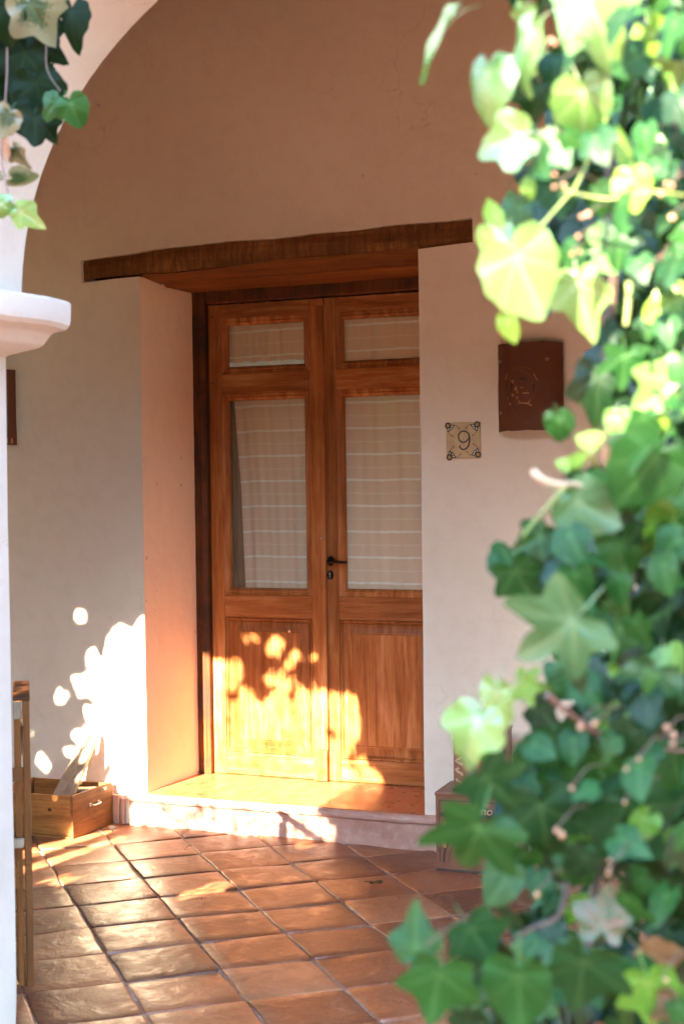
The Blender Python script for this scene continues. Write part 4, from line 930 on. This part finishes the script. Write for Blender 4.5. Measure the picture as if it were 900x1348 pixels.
while nleaf < 296 and tries < 9000:
    tries += 1; py = rl.uniform(-130, 1450); lo = edge(py); px = lo+rl.random()**1.15*(1010-lo)
    sparse = 330 < py < 620 and px < 880
    if sparse and rl.random() < .55: continue
    if py < 330 and px < 850 and rl.random() < .45: continue
    d = rl.uniform(1.68, 2.0); up_ = py < 470
    k = rl.random()
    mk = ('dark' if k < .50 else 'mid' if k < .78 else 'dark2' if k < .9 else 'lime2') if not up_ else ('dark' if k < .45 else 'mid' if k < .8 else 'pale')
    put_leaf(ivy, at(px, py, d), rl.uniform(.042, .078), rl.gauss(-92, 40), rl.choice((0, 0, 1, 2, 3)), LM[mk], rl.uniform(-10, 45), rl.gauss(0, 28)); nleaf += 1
print('ivy leaves', nleaf)
def leaf_cloud(name, parent, pos, size, mat, nrm, spread, shape=1, n=12, kind='stuff'):
    """many leaves joined in one mesh: pos (k,3), size (k,)"""
    k = len(pos); outV = []; outF = []; ve = []; ri = []
    base = [leaf_geo(sh, n, s_, .2, .3, .02) for s_, sh in enumerate(shape if isinstance(shape, tuple) else (shape,))]
    B = [(np.array(b[0]), b[1], b[2], b[3]) for b in base]
    off = 0
    for i in range(k):
        V_, F_, a_, r_ = B[i % len(B)]
        nv = np.array(nrm)+rng.normal(0, spread, 3); nv /= np.linalg.norm(nv)
        t_ = np.array([rng.normal(0, .6), rng.normal(0, .4), -1.]); t_ -= nv*t_.dot(nv); t_ /= np.linalg.norm(t_); w_2 = np.cross(t_, nv)
        P = np.array(pos[i])+(V_-np.array([0, .28, 0])) @ np.stack([w_2, t_, nv])*(size[i]/1.5)
        outV.append(P); outF += [tuple(off+j for j in f) for f in F_]; ve += a_; ri += r_; off += len(V_)
    V = np.concatenate(outV); o = ob(name, V.tolist(), outF, mat, parent, True, dict(vein=ve, rim=ri))
    if kind: o['kind'] = kind
    return o
# deeper foliage behind the single leaves
pos = []; sz = []
for _ in range(1000):
    py = rl.uniform(-260, 1600); lo = edge(py)+35; px = lo+(rl.random()**.9)*(1200-lo)
    if 330 < py < 620 and px < 890 and rl.random() < .45: continue
    if py < 330 and px < 840 and rl.random() < .7: continue
    pos.append(tuple(at(px, py, rl.uniform(1.85, 2.35)))); sz.append(rl.uniform(.05, .095))
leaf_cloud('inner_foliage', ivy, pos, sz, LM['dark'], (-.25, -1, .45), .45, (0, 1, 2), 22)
pos = []; sz = []; pos2 = []; sz2 = []
for _ in range(760):     # small leaves filling the mass between the large ones
    py = rl.uniform(-120, 1500); lo = edge(py)+8; px = lo+(rl.random()**.8)*(1060-lo)
    if 330 < py < 620 and px < 870 and rl.random() < .6: continue
    if py < 330 and px < 800 and rl.random() < .6: continue
    (pos if rl.random() < .62 else pos2).append(tuple(at(px, py, rl.uniform(1.60, 1.95)))); (sz if len(sz) < len(pos) else sz2).append(rl.uniform(.034, .064))
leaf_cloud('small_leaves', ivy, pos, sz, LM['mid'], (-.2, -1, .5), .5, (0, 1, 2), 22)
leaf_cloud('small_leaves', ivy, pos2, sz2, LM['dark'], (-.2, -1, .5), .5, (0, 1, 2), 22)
pos = []; sz = []
for _ in range(620):     # ivy climbing the front of the arcade at the right
    x = rl.uniform(-.62, .75); z = rl.uniform(1.6, 3.7); pos.append((x, rl.uniform(2.55, 2.86), z)); sz.append(rl.uniform(.07, .13))
for _ in range(150):     # and over its capital
    pos.append((rl.uniform(-.73, -.1), rl.uniform(2.45, 2.68), rl.uniform(1.78, 2.14))); sz.append(rl.uniform(.07, .12))
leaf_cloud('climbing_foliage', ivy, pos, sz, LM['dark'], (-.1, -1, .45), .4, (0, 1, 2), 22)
# stems
def stem(parent, pts, r, mat, name='stem'):
    P = [Vector(q) for q in pts]; out = []
    for i in range(len(P)-1):
        for k in range(4):
            t_ = k/4; p0, p1, p2, p3 = P[max(i-1, 0)], P[i], P[i+1], P[min(i+2, len(P)-1)]
            out.append(.5*((2*p1)+(p2-p0)*t_+(2*p0-5*p1+4*p2-p3)*t_*t_+(3*p1-p0-3*p2+p3)*t_**3))
    out.append(P[-1]); rs = [r*(1-.35*i/len(out)) for i in range(len(out))]
    mb = MB(); mb.tube(out, rs, 7); return autosmooth(mb.build(name, mat, parent), 70)
for L_, r_, m_ in (
  ([(720, 915, 1.58), (760, 948, 1.62), (800, 972, 1.68), (850, 985, 1.75), (930, 990, 1.8)], .0032, M_redv),
  ([(700, 620, 1.6), (715, 632, 1.6), (738, 638, 1.62), (757, 637, 1.66), (800, 650, 1.72)], .0036, M_chend),
  ([(827, 372, 1.6), (826, 400, 1.6), (823, 428, 1.6)], .0035, M_vine),
  ([(775, 590, 1.6), (778, 602, 1.6), (785, 615, 1.62)], .0028, M_vine),
  ([(800, 150, 1.72), (760, 240, 1.66), (740, 265, 1.66), (690, 320, 1.66), (655, 345, 1.66)], .0018, M_vine),
  ([(900, 258, 1.66), (855, 252, 1.64), (800, 262, 1.66), (740, 250, 1.68)], .002, M_vine),
  ([(800, -60, 1.9), (795, 150, 1.9), (808, 300, 1.88), (800, 450, 1.86), (803, 520, 1.84), (798, 600, 1.85), (830, 760, 1.9), (810, 900, 1.9), (790, 1100, 1.9), (770, 1300, 1.9), (780, 1500, 1.9)], .009, M_bark),
  ([(900, -60, 2.0), (880, 200, 2.0), (905, 420, 1.98), (890, 640, 1.98), (860, 860, 2.0), (885, 1060, 2.0), (850, 1300, 2.0), (860, 1560, 2.0)], .014, M_bark),
  ([(745, 1160, 1.7), (735, 1205, 1.62), (700, 1222, 1.6), (672, 1240, 1.62)], .0032, M_bark),
  ([(600, -5, 1.62), (630, -14, 1.62), (700, -30, 1.7), (800, -60, 1.8)], .003, M_vine),
  ([(745, 640, 1.7), (700, 690, 1.7), (688, 705, 1.68)], .0025, M_vine),
  ([(640, 1190, 1.7), (585, 1225, 1.55), (560, 1245, 1.52)], .0014, M_bark),
  ([(690, 890, 1.66), (655, 935, 1.55), (640, 950, 1.53)], .0028, M_vine)):
    stem(ivy, [at(*q) for q in L_], r_, m_)
# tan beads on stalks, standing in for small bright bokeh glints
bm = bmesh.new(); bmesh.ops.create_icosphere(bm, subdivisions=2, radius=1); bme = bpy.data.meshes.new('glint_bead'); bm.to_mesh(bme); bm.free(); bme.materials.append(M_glint); bme.polygons.foreach_set('use_smooth', [True]*len(bme.polygons))
nb = 0
for cx_, cy_, n_, sp_ in ((760, 958, 3, 7), (733, 1093, 4, 14), (752, 1038, 1, 0), (820, 1058, 2, 6), (808, 1138, 7, 16), (872, 972, 6, 16), (890, 985, 3, 8), (705, 1180, 2, 8), (738, 240, 6, 22), (772, 285, 6, 14), (880, 245, 7, 18), (885, 285, 4, 10), (755, 330, 4, 10), (740, 60, 6, 18), (760, 315, 2, 6), (780, 960, 2, 8), (840, 1000, 5, 16), (870, 1290, 3, 10), (858, 350, 2, 8)):
    n_ = max(1, int(n_*.5)); hub = at(cx_, cy_-4, 1.60); sm = MB()
    for _ in range(n_):
        o = bpy.data.objects.new('glint_bead', bme); COL.objects.link(o); o.parent = ivy; nb += 1
        o.location = at(cx_+rl.gauss(0, sp_*.5), cy_+rl.gauss(0, sp_*.5), rl.uniform(1.5, 1.6))-ivy.location; s = rl.uniform(.0018, .0032)
        
        o.scale = (s, s, s*rl.uniform(.9, 1.4)); sm.tube([hub, o.location+ivy.location], .0006, 4)
    sm.tube([hub+Vector((0, 0, .0)), hub+Vector((.01, .03, .015)), hub+Vector((.02, .09, .01))], .0010, 5); sm.build('glint_stalk', M_bark, ivy)

# ivy hanging at the upper left, in front of the arch
iv2 = thing('hanging_ivy', 'dark variegated ivy hanging over the arch at upper left', 'ivy', (-1.8, 2.6, 2.5))
for px, py, s, ang, sh, mk, d, tx, ty in (
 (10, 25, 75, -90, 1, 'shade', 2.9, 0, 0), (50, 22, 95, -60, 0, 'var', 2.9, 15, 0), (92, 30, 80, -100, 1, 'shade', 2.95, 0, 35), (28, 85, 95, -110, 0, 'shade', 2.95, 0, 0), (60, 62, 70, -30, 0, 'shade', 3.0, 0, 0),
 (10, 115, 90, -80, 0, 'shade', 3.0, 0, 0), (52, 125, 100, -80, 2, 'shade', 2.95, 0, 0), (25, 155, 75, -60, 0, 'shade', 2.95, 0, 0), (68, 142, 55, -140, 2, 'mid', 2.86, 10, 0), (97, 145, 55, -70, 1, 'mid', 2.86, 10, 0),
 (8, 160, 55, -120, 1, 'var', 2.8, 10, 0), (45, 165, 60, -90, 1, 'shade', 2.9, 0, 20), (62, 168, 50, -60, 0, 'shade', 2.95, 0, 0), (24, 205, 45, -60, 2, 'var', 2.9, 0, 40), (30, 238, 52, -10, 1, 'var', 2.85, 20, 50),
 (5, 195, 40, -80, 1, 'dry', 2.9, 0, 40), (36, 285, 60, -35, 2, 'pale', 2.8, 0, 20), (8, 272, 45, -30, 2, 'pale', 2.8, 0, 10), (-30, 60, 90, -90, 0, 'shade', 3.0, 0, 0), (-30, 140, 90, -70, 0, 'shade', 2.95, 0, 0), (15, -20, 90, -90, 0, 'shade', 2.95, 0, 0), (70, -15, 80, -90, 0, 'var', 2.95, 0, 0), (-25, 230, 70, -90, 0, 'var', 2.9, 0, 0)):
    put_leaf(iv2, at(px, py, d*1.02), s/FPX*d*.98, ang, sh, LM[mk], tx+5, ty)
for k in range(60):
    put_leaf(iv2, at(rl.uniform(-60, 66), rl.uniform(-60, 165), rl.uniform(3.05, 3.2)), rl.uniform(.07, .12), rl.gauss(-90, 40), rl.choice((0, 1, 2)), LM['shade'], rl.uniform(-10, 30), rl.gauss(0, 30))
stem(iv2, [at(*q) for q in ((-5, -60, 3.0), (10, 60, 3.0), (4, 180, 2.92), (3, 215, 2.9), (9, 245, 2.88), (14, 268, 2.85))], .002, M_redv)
stem(iv2, [at(*q) for q in ((40, -60, 3.05), (60, 40, 3.0), (62, 90, 2.98), (80, 120, 2.9))], .002, M_bark)

# fallen leaves
def fallen(px, py, s, mat, label, ang, curl):
    d = (at(px, py, 1)-CAM); P = CAM+d*((.012-CAM.z)/d.z)
    V, F, ve, ri = leaf_geo(0, 30, int(px), .5*curl, .7*curl, .08); ca, sa = math.cos(ang), math.sin(ang); s /= 1.5
    V = [((x*ca-y*sa)*s+P.x, (x*sa+y*ca)*s+P.y, z*s) for x, y, z in V]; mn = min(v[2] for v in V); V = [(x, y, z-mn+.012) for x, y, z in V]
    o = ob('fallen_leaf', V, F, mat, None, True, dict(vein=ve, rim=ri)); return tag(o, label, 'leaf')
fallen(493, 1169, .085, M_fallen, 'dark green dry leaf on the tiles in front of the right end of the step', .6, .6)
fallen(250, 1120, .035, M_curl, 'small curled brown leaf on the tiles near the left end of the step', 2.0, 1.6)
fallen(268, 1185, .022, M_curl, 'tiny brown leaf scrap lying in the middle of the floor', 1.0, 1.0)
fallen(147, 1095, .035, M_chend, 'pale curled leaf on the floor by the corner of the crate', 4.0, 1.8)

M_lawn = NT('lawn_green'); g_ = M_lawn.noise(M_lawn.world(), 6, 6, .7)
M_lawn = M_lawn.set(Base_Color=M_lawn.ramp(g_, [(.3, (.03, .06, .015)), (.7, (.07, .12, .03))]), Roughness=.9)
tag(ob('lawn', [(-60, -60, .004), (60, -60, .004), (60, -24, .004), (-60, -24, .004)], [(0, 1, 2, 3)], M_lawn), kind='structure')
# ------------------------------------------------------------ unseen foliage added to block and shape the light in the veranda
YM = 2.9
def inpoly(x, z, P):
    c = False; j = len(P)-1
    for i in range(len(P)):
        if (P[i][1] > z) != (P[j][1] > z) and x < (P[j][0]-P[i][0])*(z-P[i][1])/(P[j][1]-P[i][1])+P[i][0]: c = not c
        j = i
    return c
gx = np.arange(-4.75, -2.3, .012); gz = np.arange(.2, 3.12, .012); cells = []
for x in gx:
    for z in gz:
        if any(inpoly(x, z, P) for P in LIT) and not any(inpoly(x, z, P) for P in DARK): cells.append((x, z))
kd = KDTree(len(cells))
for i, (x, z) in enumerate(cells): kd.insert((x, z, 0), i)
kd.balance()
vine = thing('sun_mask_ivy', 'unseen ivy added in the next arch, its gaps shaped to cast the sun patches', 'ivy', (-3.7, 2.5, 0))  # added out of view, leaves placed so the gaps form the sun patches
pos = []; sz = []
for it in range(34000):
    x0 = rng.uniform(-4.85, -2.35); z0 = rng.uniform(.0, 3.05); y = rng.uniform(2.35, 2.88)
    d = kd.find((x0, z0, 0))[2]
    if d < (.019 if x0 < -3.62 else .004): continue
    s = min(.17, .008+d*1.25); 
    if d > .1 and rng.random() < .3: continue
    if s > .12 and rng.random() < .62: continue
    if s > .08 and rng.random() < .35: continue
    pos.append((x0-AZ*(YM-y), y, z0+TANE*(YM-y))); sz.append(s)
for it in range(620):     # tiny unseen leaves added to thin the light on the step front
    x0 = rng.uniform(-3.75, -2.70); z0 = rng.uniform(1.30, 1.455); y = rng.uniform(2.2, 2.7)
    if kd.find((x0, z0, 0))[2] > .01: continue
    pos.append((x0-AZ*(YM-y), y, z0+TANE*(YM-y))); sz.append(rng.uniform(.014, .026))
print('curtain leaves', len(pos))
leaf_cloud('foliage', vine, pos, sz, LM['mid'], (-AZ, -1, TANE), .16, (1,), 10)
hedge = thing('sky_block_trees', 'unseen row of tall trees added across the garden to block low sky light', 'tree row', (0, -32, 0))  # added out of view to cut sky light near the horizon
pos = []; sz = []
for it in range(9000):
    x = rng.uniform(-42, 26); pos.append((x, rng.uniform(-33.2, -30.6), rng.uniform(0, 12.6+.9*math.sin(x*.45)+.6*math.sin(x*1.3)))); sz.append(rng.uniform(.5, .9))
leaf_cloud('foliage', hedge, pos, sz, LM['dark'], (0, 1, .4), .6, (1,), 8)
mb = MB(); mb.box(-42, 26, -32.4, -31.8, 0, 11.0, .05, .03); mb.build('woody_core', M_trunk, hedge)
tree = thing('sun_block_tree', 'unseen tall tree added far away to keep sun off the main arch and lower ivy', 'tree', (-3.0, -20, 0))  # added out of view, crown shaped to block sun through the main arch
pos = []; sz = []; YT = -20
for it in range(3600):
    y = rng.uniform(YT-1.2, YT+1.2)
    if it % 3: x0 = rng.uniform(-2.60, -.4); z0 = rng.uniform(-.6, 3.4); pos.append((x0-AZ*(YM-y), y, z0+TANE*(YM-y)))
    else: x0 = rng.uniform(-1.0, .9); z0 = rng.uniform(-1.2, 1.48); pos.append((x0-AZ*(1.6-y), y, z0+TANE*(1.6-y)))
    sz.append(rng.uniform(.22, .36))
leaf_cloud('crown', tree, pos, sz, LM['mid'], (-AZ, -1, TANE), .4, (1,), 10)
stem(tree, [(-3.0, -20, 0), (-3.1, -20, 4), (-2.8, -20.1, 8), (-3.1, -20, 12), (-3.2, -20, 16)], .28, M_trunk, 'trunk')
for a_ in (-1, 1): stem(tree, [(-3.0, -20, 11), (-3.0+a_*.7, -20.1, 12.6), (-3.0+a_*1.3, -20, 14.5)], .12, M_trunk, 'limb')
